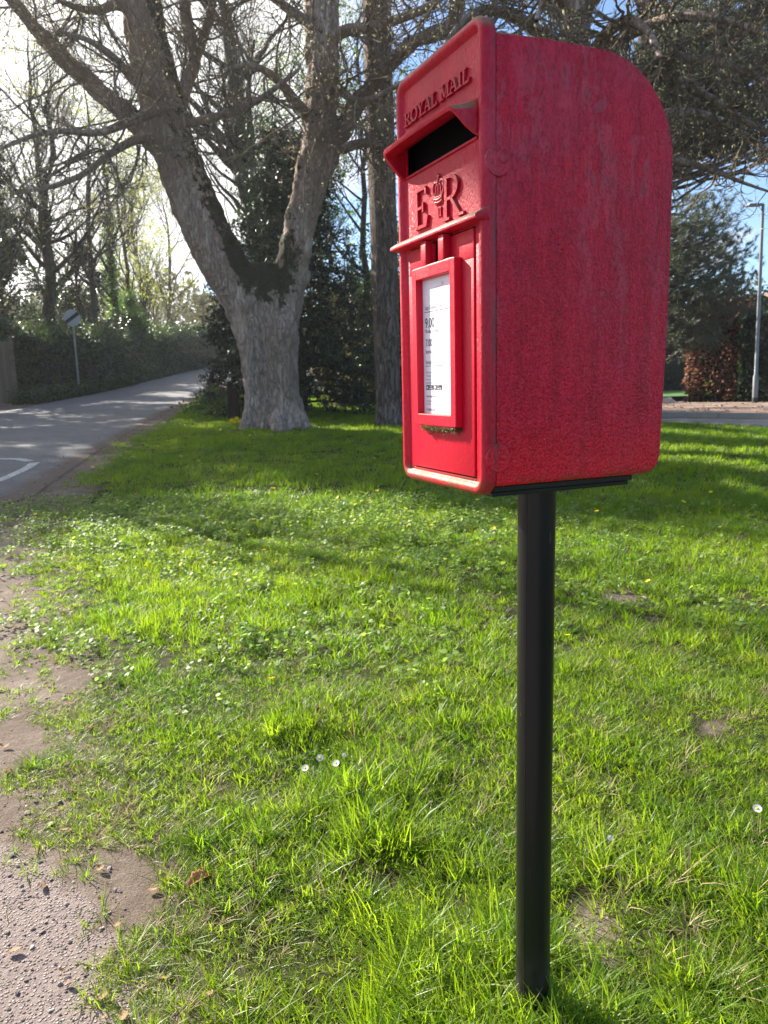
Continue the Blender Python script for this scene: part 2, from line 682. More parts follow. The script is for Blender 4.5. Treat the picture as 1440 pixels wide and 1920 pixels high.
BARE_W = [(*G(a, b)[:2], r) for a, b, r in BARE]
for bx_, by_, br_ in BARE_W:
    d_ = np.hypot(xf - bx_, (yf - by_))
    lawn_at = np.minimum(lawn_at, np.clip((d_ / br_ - 0.2) * 1.0 + .12, 0.0, 1))
tar_at = np.clip((-0.30 - xf - np.clip(yf - 1.15, -1, 3) * 0.9) / 0.18 + 0.3, 0, 1) * np.clip((1.95 - yf) / 0.3, 0, 1)
tar_at = np.maximum(tar_at, np.clip((lawn_x(yf) - 0.75 - xf) / 0.5, 0, 1) * np.clip((yf - 1.6) / .4, 0, 1) * .55 * (yf < 5.0))
for nm, arr in (('lawn', lawn_at), ('tarmac', tar_at)):
    at = ground.data.attributes.new(nm, 'FLOAT', 'POINT')
    at.data.foreach_set('value', arr.astype(np.float32))


def asphalt(name, base, warm):
    k = NT(name)
    co = k.coord('Object')
    n1 = k.noise(co, 0.5, 5, 0.6)
    n2 = k.noise(co, 60, 5, 0.75)
    sp_ = k.voro(co, 70, 'F1', 'Color')
    bw = k.n('ShaderNodeRGBToBW')
    k.t.links.new(sp_, bw.inputs[0])
    c = k.mix(k.rng(n1, .3, .7), tuple(x * .8 for x in base), tuple(x * 1.2 for x in base))
    c = k.mix(k.rng(bw.outputs[0], .3, .8, 0, .55), c, tuple(x * 2.0 for x in base))
    c = k.mix(k.rng(k.noise(co, 1.7, 6, .75, .6), .50, .60, 0, .35), c, tuple(x * .62 for x in base))
    edge = k.attr('edge')
    em = k.rng(k.math('ADD', edge, k.math('MULTIPLY', k.math('SUBTRACT', k.noise(co, 2.2, 5, .7), .5), 1.1)), .4, .75)
    c = k.mix(em, c, k.mix(n2, tuple(x * .55 for x in warm), warm))
    return k.principled(c, 0.8, k.bump(n2, .5, .006), .4).done()


def ribbon(name, L, Rr, z_of, mat_, nu=10, dens=0.5, edge=None):
    """strip between two polylines (same count)"""
    L = np.asarray(L, float); Rr = np.asarray(Rr, float)
    s = np.r_[0, np.cumsum(np.linalg.norm(np.diff((L + Rr) / 2, axis=0), axis=1))]
    q = np.linspace(0, s[-1], max(2, int(s[-1] / dens)))
    Lq = np.stack([np.interp(q, s, L[:, i]) for i in (0, 1)], 1)
    Rq = np.stack([np.interp(q, s, Rr[:, i]) for i in (0, 1)], 1)
    u = np.linspace(0, 1, nu)[None, :, None]
    P = Lq[:, None] * (1 - u) + Rq[:, None] * u
    z = z_of(P[..., 0], P[..., 1])
    V = np.concatenate([P, z[..., None]], -1).reshape(-1, 3)
    m = len(q)
    i0 = (np.arange(m - 1)[:, None] * nu + np.arange(nu - 1)[None]).ravel()
    o = mobj(name, V, [np.stack([i0, i0 + 1, i0 + nu + 1, i0 + nu], 1)], mat_, smooth=True)
    if edge is not None:
        a = np.abs(u[0, :, 0][None] * np.ones((m, 1)) - .5) * 2
        e = np.clip((a - (1 - edge)) / edge, 0, 1)
        e = np.maximum(e, np.clip(1 - q[:, None] / 1.6, 0, 1))
        at = o.data.attributes.new('edge', 'FLOAT', 'POINT')
        at.data.foreach_set('value', e.ravel().astype(np.float32))
    return o


lane = ribbon('road', np.stack([ROAD_XL, ROAD_Y], 1), np.stack([ROAD_XR, ROAD_Y], 1), lambda x, y: zg0(x, y) + 0.007,
              asphalt('lane_asphalt', (.11, .108, .11), (.13, .09, .07)), 24, 0.4, 0.16)
tag(lane, 'grey asphalt country lane curving away past the ivy hedge', kind='structure')

lane2 = ribbon('road', RR_KERB, RR_NEAR, lambda x, y: zg0(x, y) + 0.008, asphalt('street_asphalt', (.11, .105, .105), (.12, .10, .08)), 10, 0.4, 0.12)
tag(lane2, 'paler asphalt street crossing behind the green on the right', kind='structure')


def verge_mat():
    k = NT('leafy_pavement')
    co = k.coord('Object')
    n1 = k.noise(co, 1.3, 5, .65)
    n2 = k.noise(co, 35, 5, .7)
    c = k.ramp(n1, [(.3, (.15, .105, .085)), (.55, (.27, .20, .165)), (.75, (.36, .30, .265))])
    c = k.mix(k.rng(n2, .5, .7, 0, .7), c, (.30, .16, .09))
    return k.principled(c, .9, k.bump(n2, .6, .012), .3).done()


pav = ribbon('pavement', RR_BACK, RR_KERB, lambda x, y: zg0(x, y) + 0.12, verge_mat(), 8, .5)
tag(pav, 'pavement strewn with brown leaves beyond the street', kind='structure')
# kerb stones along the street
kerb_m = flat_mat('kerb_concrete', (.30, .28, .25), .9, .25, 14)
kb = bmesh.new()
s_ = np.r_[0, np.cumsum(np.linalg.norm(np.diff(RR_KERB, axis=0), axis=1))]
for q in np.arange(0.0, s_[-1] - .92, .915):
    a = np.array([np.interp(q, s_, RR_KERB[:, i]) for i in (0, 1)])
    b = np.array([np.interp(q + .905, s_, RR_KERB[:, i]) for i in (0, 1)])
    d = (b - a) / np.linalg.norm(b - a)
    nrm_ = np.array([d[1], -d[0]]) * 0.065
    za = float(zg0(*a)); zb = float(zg0(*b))
    vv = []
    for p, z in ((a - nrm_, za), (b - nrm_, zb), (b + nrm_, zb), (a + nrm_, za)):
        vv.append(kb.verts.new((p[0], p[1], z - .1)))
    for p, z in ((a - nrm_, za), (b - nrm_, zb), (b + nrm_, zb), (a + nrm_, za)):
        vv.append(kb.verts.new((p[0], p[1], z + .13)))
    for qd in ((0, 3, 2, 1), (4, 5, 6, 7), (0, 1, 5, 4), (1, 2, 6, 5), (2, 3, 7, 6), (3, 0, 4, 7)):
        kb.faces.new([vv[i] for i in qd])
kerb = bobj('kerb', kb, kerb_m)
tag(kerb, 'row of pale kerb stones edging the far street', kind='structure')
# pale drive beside the beech hedge
drv = ribbon('driveway', [(8.9, 23.3), (10.6, 28.5), (11.5, 34)], [(6.9, 24.9), (8.5, 29.5), (9.5, 35)], lambda x, y: zg0(x, y) + 0.128,
             flat_mat('driveway_paving', (.34, .33, .31), .85, .15, 8), 5, .8)
tag(drv, 'pale driveway entrance behind the leaf strewn pavement', kind='structure')
gl = ribbon('lawn', [(9.2, 26.5), (11.2, 34)], [(10.7, 26.5), (13.2, 34)], lambda x, y: zg0(x, y) + 0.17, flat_mat('far_lawn', (.045, .12, .015), .9, .4, 20), 4, .8)
tag(gl, 'small mown garden lawn behind the driveway', kind='structure')

# worn white line at the mouth of the lane
def paint_mat():
    k = NT('worn_white_paint')
    co = k.coord('Object')
    n = k.noise(co, 26, 6, .75)
    k.principled(k.mix(k.noise(co, 8, 3), (.42, .41, .39), (.62, .61, .58)), .8, None, .3)
    tr = k.n('ShaderNodeBsdfTransparent')
    mx = k.n('ShaderNodeMixShader')
    k.put(mx.inputs[0], k.rng(n, .36, .5))
    k.t.links.new(tr.outputs[0], mx.inputs[1])
    k.t.links.new(k.sh, mx.inputs[2])
    k.sh = mx.outputs[0]
    return k.done()


pm = paint_mat()


def road_line(pts, wd):
    pts = np.asarray(pts, float)
    d = np.gradient(pts, axis=0)
    nn = unit(np.stack([-d[:, 1], d[:, 0]], 1)) * wd / 2
    return pts + nn, pts - nn


mk_pts = [G(*p)[:2] for p in ((-60, 864), (0, 862), (34, 862), (56, 866))]
mk_pts2 = [G(*p)[:2] for p in ((66, 869), (50, 880), (24, 892), (0, 902), (-60, 920))]
for pts in (mk_pts, mk_pts2):
    a, b = road_line(pts, .13)
    o = ribbon('road_marking', a, b, lambda x, y: zg0(x, y) + 0.012, pm, 3, .15)
    o.parent = lane
    del a, b

# ================================================================== TREES, HEDGES, PLANTS
GREY_BARK = bark_mat('grey_brown_bark', (.18, .138, .11), (.54, .44, .36), (.035, .038, .012), 1.0, 1.0, 0.9, 19, .20)
PINE_BARK = bark_mat('furrowed_pine_bark', (.085, .068, .058), (.32, .26, .22), None, 1.5, 1.6)
TWIG = bark_mat('twig_bark', (.14, .115, .085), (.38, .32, .23), None, 3)
DARK_BARK = bark_mat('dark_bark', (.04, .034, .028), (.12, .10, .08), (.03, .045, .012), 1.5, .9, .8)
BUD = leaf_mat('opening_buds', (.40, .38, .17), (.62, .57, .34), .35)
SPRING = leaf_mat('young_spring_leaves', (.13, .17, .02), (.28, .29, .05), .5, (.45, .5, .08))
IVY = leaf_mat('ivy_leaves', (.020, .036, .011), (.055, .085, .024), .25, (.10, .18, .03), .48, .4)
IVY_BR = leaf_mat('bright_ivy_leaves', (.04, .08, .015), (.10, .17, .03), .4, (.2, .36, .05), .5, .35)
HOLLY = leaf_mat('glossy_evergreen_leaves', (.015, .028, .012), (.045, .065, .025), .2, (.08, .13, .03), .25, .8)
CONIFER = leaf_mat('dark_conifer_needles', (.012, .024, .016), (.03, .055, .032), .15, (.04, .08, .03), .5, .4)
PINE_N = leaf_mat('pine_needles', (.055, .07, .045), (.13, .15, .09), .25, (.13, .17, .07), .45, .5)
BEECH = leaf_mat('dead_beech_leaves', (.13, .055, .035), (.33, .16, .10), .35, (.4, .18, .1), .6, .3)
HEDGE_G = leaf_mat('hedge_leaves', (.012, .026, .010), (.04, .07, .022), .25, (.08, .15, .03), .35, .6)
SHRUB_O = leaf_mat('olive_shrub_leaves', (.06, .06, .02), (.16, .14, .055), .4, (.22, .2, .07), .6, .3)
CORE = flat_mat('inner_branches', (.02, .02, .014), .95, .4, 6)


def set_moss(o, arr):
    at = o.data.attributes.new('moss', 'FLOAT', 'POINT')
    at.data.foreach_set('value', np.asarray(arr, np.float32))


def pix_path(pts, depth, wob=0.0):
    """pts: (px,py,half width px[,depth]) -> polyline, radii"""
    P, Rr = [], []
    for p in pts:
        d = p[3] if len(p) > 3 else depth
        P.append(W(p[0], p[1], d))
        Rr.append(p[2] * d / FPX)
    return np.array(P), np.array(Rr)


def resample(P, Rr, n):
    s = np.r_[0, np.cumsum(np.linalg.norm(np.diff(P, axis=0), axis=1))]
    q = np.linspace(0, s[-1], n)
    # smooth (Catmull-like) by cubic hermite
    T = np.gradient(P, s, axis=0)
    i = np.clip(np.searchsorted(s, q, 'right') - 1, 0, len(s) - 2)
    h = (s[i + 1] - s[i])
    t = ((q - s[i]) / h)[:, None]
    h = h[:, None]
    out = (2 * t**3 - 3 * t**2 + 1) * P[i] + (t**3 - 2 * t**2 + t) * h * T[i] + (-2 * t**3 + 3 * t**2) * P[i + 1] + (t**3 - t**2) * h * T[i + 1]
    return out, np.interp(q, s, Rr)


def twig_system(rng, limbs, bag, lv, bud_pts, sides=(7, 5, 3, 3)):
    """limbs: list of (P,R) resampled to equal n. lv: list of dict args for spawn"""
    P = np.stack([a for a, _ in limbs]); Rr = np.stack([b for _, b in limbs])
    out = []
    for li, a in enumerate(lv):
        P, Rr = spawn(rng, P, Rr, **a)
        V, F = tubes(P, Rr, sides[li])
        bag.add(V, F)
        out.append((P, Rr))
    if bud_pts is not None:
        bud_pts.append((P[:, -1], unit(P[:, -1] - P[:, -2])))
        if len(out) > 1:
            P2 = out[-2][0]
            bud_pts.append((P2[:, -1], unit(P2[:, -1] - P2[:, -2])))
    return out


def add_buds(rng, bag, tips, size, mi=0, frac=1.0):
    """slim pointed buds at twig ends"""
    for C, D in tips:
        m = rng.uniform(size=len(C)) < frac
        C, D = C[m], D[m]
        M = len(C)
        ref = unit(np.cross(D, rng.normal(size=(M, 3))))
        r2 = np.cross(D, ref)
        s = (size * rng.uniform(.6, 1.4, M))[:, None]
        V = np.stack([C - D * s * .1, C + D * s * .45 + ref * s * .22, C + D * s * .45 + r2 * s * .22, C + D * s * .45 - ref * s * .22,
                      C + D * s * .45 - r2 * s * .22, C + D * s], 1).reshape(-1, 3)
        b = np.arange(M)[:, None] * 6
        T = np.concatenate([b + np.array([[0, i, j]]) for i, j in ((1, 2), (2, 3), (3, 4), (4, 1))] + [b + np.array([[5, j, i]]) for i, j in ((1, 2), (2, 3), (3, 4), (4, 1))])
        bag.add(V, T, mi)


# ------------------------------------------------------------------ the big twin-stemmed tree
def big_tree():
    rng = np.random.default_rng(11)
    D = 14.3
    base = G(512, 803)
    t = thing('chestnut_tree', 'big grey twin stemmed tree with mossy crook at the edge of the lane', 'tree', tuple(base))
    loc = np.array(base)
    bag = Bag()
    S = 28

    def stem(pts, n, flare=False, seed=0):
        P, Rr = pix_path(pts, D)
        P, Rr = resample(P, Rr, n)
        P = np.vstack([P[:1], P, P[-1:]]); Rr = np.r_[0.004, Rr, 0.004]
        V, F = tubes(P[None], Rr[None], S)
        V = V.reshape(len(P), S, 3)
        th = np.arange(S) * 2 * np.pi / S
        for i in range(len(P)):
            h = P[i, 2] - loc[2]
            lump = 1 + .05 * np.sin(3 * th + seed + h * 1.3) + .04 * np.sin(5 * th + 2 * seed - h * 1.7)
            if flare:
                f = np.exp(-max(h, 0) / .38)
                lump = lump + f * (.06 + .12 * np.sin(5 * th + .6) + .06 * np.sin(9 * th)) + .05 * np.sin(4 * th + .5) * np.exp(-max(h, 0) / 1.6)
            V[i] = P[i] + (V[i] - P[i]) * lump[:, None]
        bag.add(V.reshape(-1, 3) - loc, F)
        return P[1:-1], Rr[1:-1]

    stem([(513, 860, 46), (512, 805, 43), (510, 760, 38), (507, 700, 35), (504, 640, 38), (502, 590, 43), (500, 550, 43), (498, 518, 36), (497, 494, 22)], 26, True, .3)
    LP_, LR_ = stem([(483, 840, 31, 14.2), (483, 790, 27, 14.2), (484, 740, 25, 14.2), (484, 690, 27, 14.2), (479, 640, 32, 14.2), (468, 590, 37), (449, 545, 41), (415, 490, 43), (378, 420, 41), (350, 345, 41), (325, 275, 38), (306, 200, 37), (290, 130, 36),
              (272, 55, 35, 14.2), (252, -50, 33, 14.0), (235, -230, 28, 13.6), (205, -560, 18, 13), (190, -900, 6, 12.6)], 46, False, 1.1)
    RP_, RR_ = stem([(542, 850, 38, 14.1), (538, 795, 31, 14.1), (533, 740, 28, 14.1), (528, 680, 30, 14.1), (527, 620, 31, 14.1), (535, 560, 32), (549, 490, 29), (560, 430, 28), (572, 375, 27), (592, 300, 29), (602, 220, 28), (606, 120, 29), (602, 20, 31, 14.4),
               (600, -120, 30, 14.6), (612, -380, 24, 15), (630, -760, 8, 15.4)], 40, False, 2.3)
    Rb = stem([(562, 445, 16), (578, 385, 19), (604, 325, 18), (634, 258, 17), (664, 204, 15), (692, 165, 13, 14.0), (730, 120, 12, 13.6), (780, 76, 11, 13.2), (835, 58, 11, 12.9), (900, 62, 10, 12.6),
               (985, 78, 9, 12.2), (1080, 95, 7, 11.8), (1180, 135, 4, 11.3)], 34, False, .7)
    Lb = stem([(322, 305, 18), (285, 262, 19), (240, 215, 18), (195, 178, 16), (150, 138, 15, 14.0), (105, 95, 14, 13.7), (55, 40, 12, 13.4), (10, -20, 11, 13), (-60, -110, 7, 12.4)], 26, False, 1.9)
    # knot and burr on the right flank, roots
    stem([(548, 730, 12), (556, 770, 17, 14.1), (566, 796, 15, 14.0), (582, 812, 11, 13.9), (596, 822, 5, 13.8)], 10, False, .2)
    stem([(470, 760, 12), (466, 785, 14, 14.1), (460, 802, 12, 14.0), (452, 812, 5, 13.9)], 8, False, .9)
    stem([(520, 770, 14, 14.1), (524, 800, 18, 13.7), (528, 818, 8, 13.4)], 8, False, .5)
    stem([(560, 545, 8), (566, 528, 15), (571, 512, 13), (572, 502, 6)], 8, False, .4)
    tr = bag.build('trunk', GREY_BARK, t, True)
    rm = tr.modifiers.new('remesh', 'REMESH')
    rm.mode = 'VOXEL'; rm.voxel_size = 0.03; rm.use_smooth_shade = True
    sm = tr.modifiers.new('smooth', 'SMOOTH'); sm.iterations = 3; sm.factor = .5
    tx = bpy.data.textures.new('bark_lumps', 'CLOUDS'); tx.noise_scale = .28; tx.noise_depth = 3
    dm = tr.modifiers.new('lumps', 'DISPLACE'); dm.texture = tx; dm.strength = .10; dm.mid_level = .5; dm.texture_coords = 'LOCAL'
    tx2 = bpy.data.textures.new('bark_ridges', 'CLOUDS'); tx2.noise_scale = .09; tx2.noise_depth = 2
    dm2 = tr.modifiers.new('ridges', 'DISPLACE'); dm2.texture = tx2; dm2.strength = .045; dm2.mid_level = .5; dm2.texture_coords = 'LOCAL'
    dg = bpy.context.evaluated_depsgraph_get()
    me = bpy.data.meshes.new_from_object(tr.evaluated_get(dg))
    tr.modifiers.clear()
    old = tr.data
    tr.data = me
    bpy.data.meshes.remove(old)
    me.polygons.foreach_set('use_smooth', np.ones(len(me.polygons), bool))
    co = np.empty(len(me.vertices) * 3); me.vertices.foreach_get('co', co)
    nr = np.empty(len(me.vertices) * 3); me.vertex_normals.foreach_get('vector', nr)
    co = co.reshape(-1, 3); nr = nr.reshape(-1, 3)
    crook = np.array(W(510, 500, D)) - loc
    dd = np.linalg.norm((co - crook) / np.array([.62, 1.5, .78]), axis=1)
    right_side = np.clip(nr @ np.array([.75, -.1, .45]), 0, 1)
    hz = co[:, 2]
    Lx = np.interp(hz, LP_[:, 2] - loc[2], LP_[:, 0] - loc[0])
    near_L = np.abs(co[:, 0] - Lx) < .6
    m = np.clip(1.35 - dd, 0, 1) * .95 + near_L * right_side * np.clip((hz - 2.2) / .8, 0, 1) * .8
    m += np.clip(nr[:, 2] - .2, 0, 1) * .35
    onR = (np.abs(co[:, 0] - np.interp(hz, RP_[:, 2] - loc[2], RP_[:, 0] - loc[0])) < .4) & (hz > 3.6)
    m += onR * np.clip(nr @ np.array([-.35, -.75, 0]), 0, 1) * .45
    set_moss(tr, np.clip(m, 0, 1))

    # limbs seen in the photograph
    limb_px = [
        [(330, 235, 13), (348, 160, 12), (366, 110, 11), (352, 50, 11, 14), (342, -20, 9, 13.7), (330, -90, 6, 13.4)],
        [(366, 112, 9), (388, 50, 8, 14), (402, -20, 6, 13.6), (410, -90, 4, 13.3)],
        [(300, 180, 10, 14), (262, 160, 9, 13.6), (215, 110, 7, 13), (170, 78, 5, 12.5), (110, 58, 3, 12)],
        [(596, 90, 11), (640, 60, 10, 14), (690, 52, 9, 13.6), (740, 38, 8, 13.2), (800, 14, 7, 12.8), (850, -20, 4, 12.4)],
        [(640, 280, 9), (680, 268, 8, 14), (725, 272, 7, 13.7), (775, 262, 6, 13.3), (830, 275, 4, 12.8), (890, 300, 2, 12.4)],
        [(600, 240, 11), (566, 205, 10, 14.1), (530, 160, 8, 13.8), (508, 140, 7, 13.5), (470, 122, 5, 13.2), (420, 130, 3, 13)],
        [(296, 262, 9), (255, 262, 8, 13.8), (205, 290, 6, 13.4), (150, 330, 5, 13), (90, 352, 4, 12.6), (30, 360, 2, 12.2)],
        [(336, 235, 7), (390, 222, 7, 13.9), (450, 206, 6, 13.5), (510, 170, 5, 13.2), (560, 130, 3, 13)],
        [(310, 200, 9, 14), (250, 225, 8, 13.5), (180, 250, 6, 13), (110, 245, 5, 12.5), (40, 262, 4, 12), (-40, 300, 2, 11.6)],
        [(600, 140, 9), (640, 170, 8, 14), (668, 190, 6, 13.7), (705, 182, 5, 13.3), (760, 150, 3, 13)],
        [(262, 30, 10, 14.2), (225, 10, 9, 13.9), (180, 20, 7, 13.4), (130, 10, 5, 13), (70, -30, 3, 12.5)],
        [(840, 58, 12, 12.9), (858, 20, 14, 12.9), (852, -40, 12, 12.9), (850, -120, 9, 13), (842, -240, 5, 13.2)],
        [(250, -60, 14, 14), (200, -120, 12, 13.5), (120, -140, 9, 12.8), (30, -120, 6, 12), (-60, -60, 3, 11.4)],
        [(600, -120, 14, 14.6), (660, -190, 12, 14), (760, -200, 9, 13), (870, -160, 6, 12), (960, -90, 3, 11)],
        [(604, 60, 9, 14.3), (545, 20, 8, 13.8), (500, -10, 6, 13.3), (450, -20, 4, 13)],
    ]
    crown = Bag()
    limbs = []
    for pts in limb_px:
        P, Rr = pix_path(pts, D)
        P, Rr = resample(P, Rr, 14)
        limbs.append((P, Rr))
    Pl = np.stack([a for a, _ in limbs]); Rl = np.stack([b for _, b in limbs])
    for a_, b_ in limbs:
        V, F = tubes(a_[None], b_[None], 9)
        set_moss(mobj('limb', V - loc, [F], GREY_BARK, t, True), np.full(len(V), .12))
    for P, Rr in (Rb, Lb):
        a, b = resample(P, Rr, 14)
        limbs.append((a, b))
    tips = []
    b2 = Bag()
    twig_system(rng, limbs, b2, [
        dict(k=12, t0=.10, t1=1, length=2.0, ang=1.0, npts=9, rr=.42, tip=.35, wig=.2, bend=(0, 0, -.55), bend2=(0, 0, .5), rmax=.021),
        dict(k=7, t0=.12, t1=1, length=1.0, ang=.85, npts=7, rr=.55, tip=.5, wig=.25, bend=(0, 0, -.35), bend2=(0, 0, .7), rmax=.0105),
        dict(k=4, t0=.15, t1=1, length=.45, ang=.8, npts=5, rr=.7, tip=.7, wig=.3, bend2=(0, 0, .8), rmax=.0065)], tips)
    V = np.concatenate(b2.V) - loc
    b2.V = [V]
    crown.add(V, np.concatenate([f for f, _ in b2.F]))
    add_buds(rng, crown, [(C - loc, Dv) for C, Dv in tips], .05, 1, .5)
    tag(crown.build('crown', [TWIG, BUD], t, False), kind='stuff')
    return t


big_tree()


# ------------------------------------------------------------------ other trees
def bare_tree(name, label, cat, x, y, h, r, seed, lean=(0, 0), nb=14, spread=.45, crown0=.25, bark=DARK_BARK, leaf=None, nleaf=0, lsize=.07, group=None,
              twigs=True, ivy=0, ivy_h=.6, ivy_mat=None, k2=7, k3=6, L1=None, limb_up=.5, twig_r=.0095, bud=None):
    rng = np.random.default_rng(seed)
    z = float(zg(x, y)) - .1
    t = thing(name, label, cat, (x, y, z), 0, group)
    n = 16
    s = np.linspace(0, 1, n)
    P = np.stack([lean[0] * s**1.2 * h, lean[1] * s * h, s * h], 1)
    P[1:] += np.cumsum(rng.normal(size=(n - 1, 3)) * np.array([1, 1, .1]) * h * .008, axis=0)
    Rr = r * (1 - s) ** .75 + .012
    Rr[0] *= 1.35
    V, F = tubes(P[None], Rr[None], 12)
    tr = mobj('trunk', V, [F], bark, t, True)
    set_moss(tr, np.clip(.55 - V[:, 2] / (h * .5), 0, 1))
    bag = Bag()
    L1 = L1 or h * spread
    P1, R1 = spawn(rng, P[None], Rr[None], nb, crown0, .97, L1, .95, 9, .5, .2, .12, (0, 0, limb_up), rmax=r * .55)
    bag.add(*tubes(P1, R1, 6))
    P2, R2 = spawn(rng, P1, R1, k2, .15, 1, L1 * .5, .75, 7, .55, .3, .17, (0, 0, limb_up * .7), rmax=r * .25)
    bag.add(*tubes(P2, R2, 4))
    P3 = P2
    if twigs:
        P3, R3 = spawn(rng, P2, R2, k3, .2, 1, L1 * .27, .7, 5, .6, .5, .2, (0, 0, .3), rmax=twig_r)
        bag.add(*tubes(P3, R3, 3))
    mats = [bark]
    if bud:
        mats.append(BUD)
        add_buds(rng, bag, [(P3[:, -1], unit(P3[:, -1] - P3[:, -2])), (P2[:, -1], unit(P2[:, -1] - P2[:, -2]))], bud, 1, .8)
    tag(bag.build('branches', mats, t), kind='stuff')
    if leaf and nleaf:
        i = rng.integers(0, len(P3), nleaf)
        f = rng.uniform(.35, 1, nleaf)[:, None] * (P3.shape[1] - 1.001)
        j = f.astype(int)[:, 0]
        w = f - j[:, None]
        C = P3[i, j] * (1 - w) + P3[i, j + 1] * w + rng.normal(size=(nleaf, 3)) * lsize * .9
        lb = Bag()
        lb.add(*leafquads(rng, C, lsize))
        tag(lb.build('crown', leaf, t), kind='stuff')
    if ivy:
        q = rng.uniform(0, ivy_h, ivy) ** .85
        f = q * (n - 1)
        j = np.minimum(f.astype(int), n - 2)
        w = (f - j)[:, None]
        C = P[j] * (1 - w) + P[j + 1] * w
        rr = Rr[j] + np.abs(rng.normal(size=ivy)) * .22 * (1.15 - q)
        a = rng.uniform(0, 2 * np.pi, ivy)
        C = C + np.stack([np.cos(a) * rr, np.sin(a) * rr, rng.normal(size=ivy) * .08], 1)
        lb = Bag()
        lb.add(*leafquads(rng, C, .085, .8))
        tag(lb.build('ivy', ivy_mat or IVY, t), kind='stuff')
    return t


def leafy_tree(name, label, cat, x, y, h, rad, seed, leafm, n=16000, lsize=.1, z0=.12, group=None, trunk=.14, clumps=70, top_pow=1.0, cl_r=.36, bark=DARK_BARK, bump=True):
    """dense crown: many clumps of leaves filling an uneven volume round real limbs"""
    rng = np.random.default_rng(seed)
    z = float(zg(x, min(y, 75))) - .1
    t = thing(name, label, cat, (x, y, z), 0, group)
    s = np.linspace(0, 1, 10)
    P = np.stack([.03 * h * np.sin(s * 3 + seed), .03 * h * np.cos(s * 2.3 + seed), s * h * .93], 1)
    Rr = trunk * (1 - s) ** .8 + .015
    V, F = tubes(P[None], Rr[None], 10)
    set_moss(mobj('trunk', V, [F], bark, t, True), np.zeros(len(V)))
    ts = rng.uniform(0, 1, clumps)
    zz = (z0 + (1 - z0) * ts ** .9) * h
    u = (zz / h - z0) / (1 - z0)
    prof = np.clip(np.sin(np.pi * np.clip(u * .86 + .14, 0, 1)) ** .8 * (1 - .35 * u * top_pow), .12, 1)
    a = rng.uniform(0, 2 * np.pi, clumps)
    rr = rad * prof * np.sqrt(rng.uniform(.15, 1.05, clumps)) * (1 + .18 * np.sin(2 * a + seed))
    Cc = np.stack([np.cos(a) * rr, np.sin(a) * rr, zz], 1)
    lim = Bag()
    pz = np.clip(zz / (h * .93) - .12, 0.02, 1)
    st = np.stack([np.interp(pz, s, P[:, i]) for i in range(3)], 1)
    mid = (st + Cc) / 2 + np.array([0, 0, .05 * h])
    lim.add(*tubes(np.stack([st, mid, Cc], 1), np.stack([np.full(clumps, .045), np.full(clumps, .03), np.full(clumps, .01)], 1), 4))
    tag(lim.build('branches', bark, t), kind='stuff')
    m = n // clumps
    rad_c = rad * cl_r * rng.uniform(.6, 1.3, clumps)
    off = rng.normal(size=(clumps, m, 3))
    off = unit(off) * (rng.uniform(0, 1, (clumps, m, 1)) ** .5) * np.array([1, 1, .72])
    C = (Cc[:, None] + off * rad_c[:, None, None]).reshape(-1, 3)
    C = C[C[:, 2] > .05]
    b = Bag()
    b.add(*leafquads(rng, C, lsize, .55, .25))
    tag(b.build('crown', leafm, t), kind='stuff')
    return t


def conifer(name, label, x, y, h, rad, seed, n_br=90, group=None, z0=.05):
    rng = np.random.default_rng(seed)
    z = float(zg(x, y)) - .1
    t = thing(name, label, 'conifer', (x, y, z), 0, group)
    s = np.linspace(0, 1, 8)
    P = np.stack([s * 0, s * 0, s * h], 1)
    V, F = tubes(P[None], ((1 - s) * .13 + .012)[None], 8)
    set_moss(mobj('trunk', V, [F], DARK_BARK, t, True), np.zeros(len(V)))
    u = np.linspace(z0, .97, n_br) + rng.normal(size=n_br) * .01
    a = np.arange(n_br) * 2.4 + rng.normal(size=n_br) * .3
    L = rad * (1 - u) ** .75 * rng.uniform(.65, 1.15, n_br) + .25
    q = np.linspace(0, 1, 8)[None, :]
    out = L[:, None] * q
    zz = (u * h)[:, None] + L[:, None] * (.12 * q - .42 * q**2 + .16 * q**4)
    Pb = np.stack([np.cos(a)[:, None] * out, np.sin(a)[:, None] * out, zz], -1)
    Rb = .028 * (1 - q * .85) * np.ones((n_br, 1))
    bag = Bag()
    bag.add(*tubes(Pb, Rb, 4))
    # side sprays
    Ps, Rs = spawn(rng, Pb, Rb, 11, .12, 1, 1.0, .85, 5, .5, .3, .08, (0, 0, -.25), taper_len=.55, rmax=.008)
    bag.add(*tubes(Ps, Rs, 3))
    tag(bag.build('branches', DARK_BARK, t), kind='stuff')
    M = len(Ps) * 34
    i = rng.integers(0, len(Ps), M)
    f = rng.uniform(0, 3.999, M)
    j = f.astype(int); w = (f - j)[:, None]
    C = Ps[i, j] * (1 - w) + Ps[i, j + 1] * w
    d = unit(Ps[i, j + 1] - Ps[i, j] + rng.normal(size=(M, 3)) * .55)
    side = unit(np.cross(d, rng.normal(size=(M, 3)) * .6 + np.array([0, 0, 1])))
    ln = rng.uniform(.06, .13, M)[:, None]
    wd = .017
    Vn = np.stack([C - side * wd, C + d * ln * .55 + side * wd * 1.3, C + d * ln, C + d * ln * .45 - side * wd * 1.3], 1).reshape(-1, 3)
    b = Bag()
    b.add(Vn, np.arange(M * 4).reshape(-1, 4))
    tag(b.build('crown', CONIFER, t), kind='stuff')
    return t


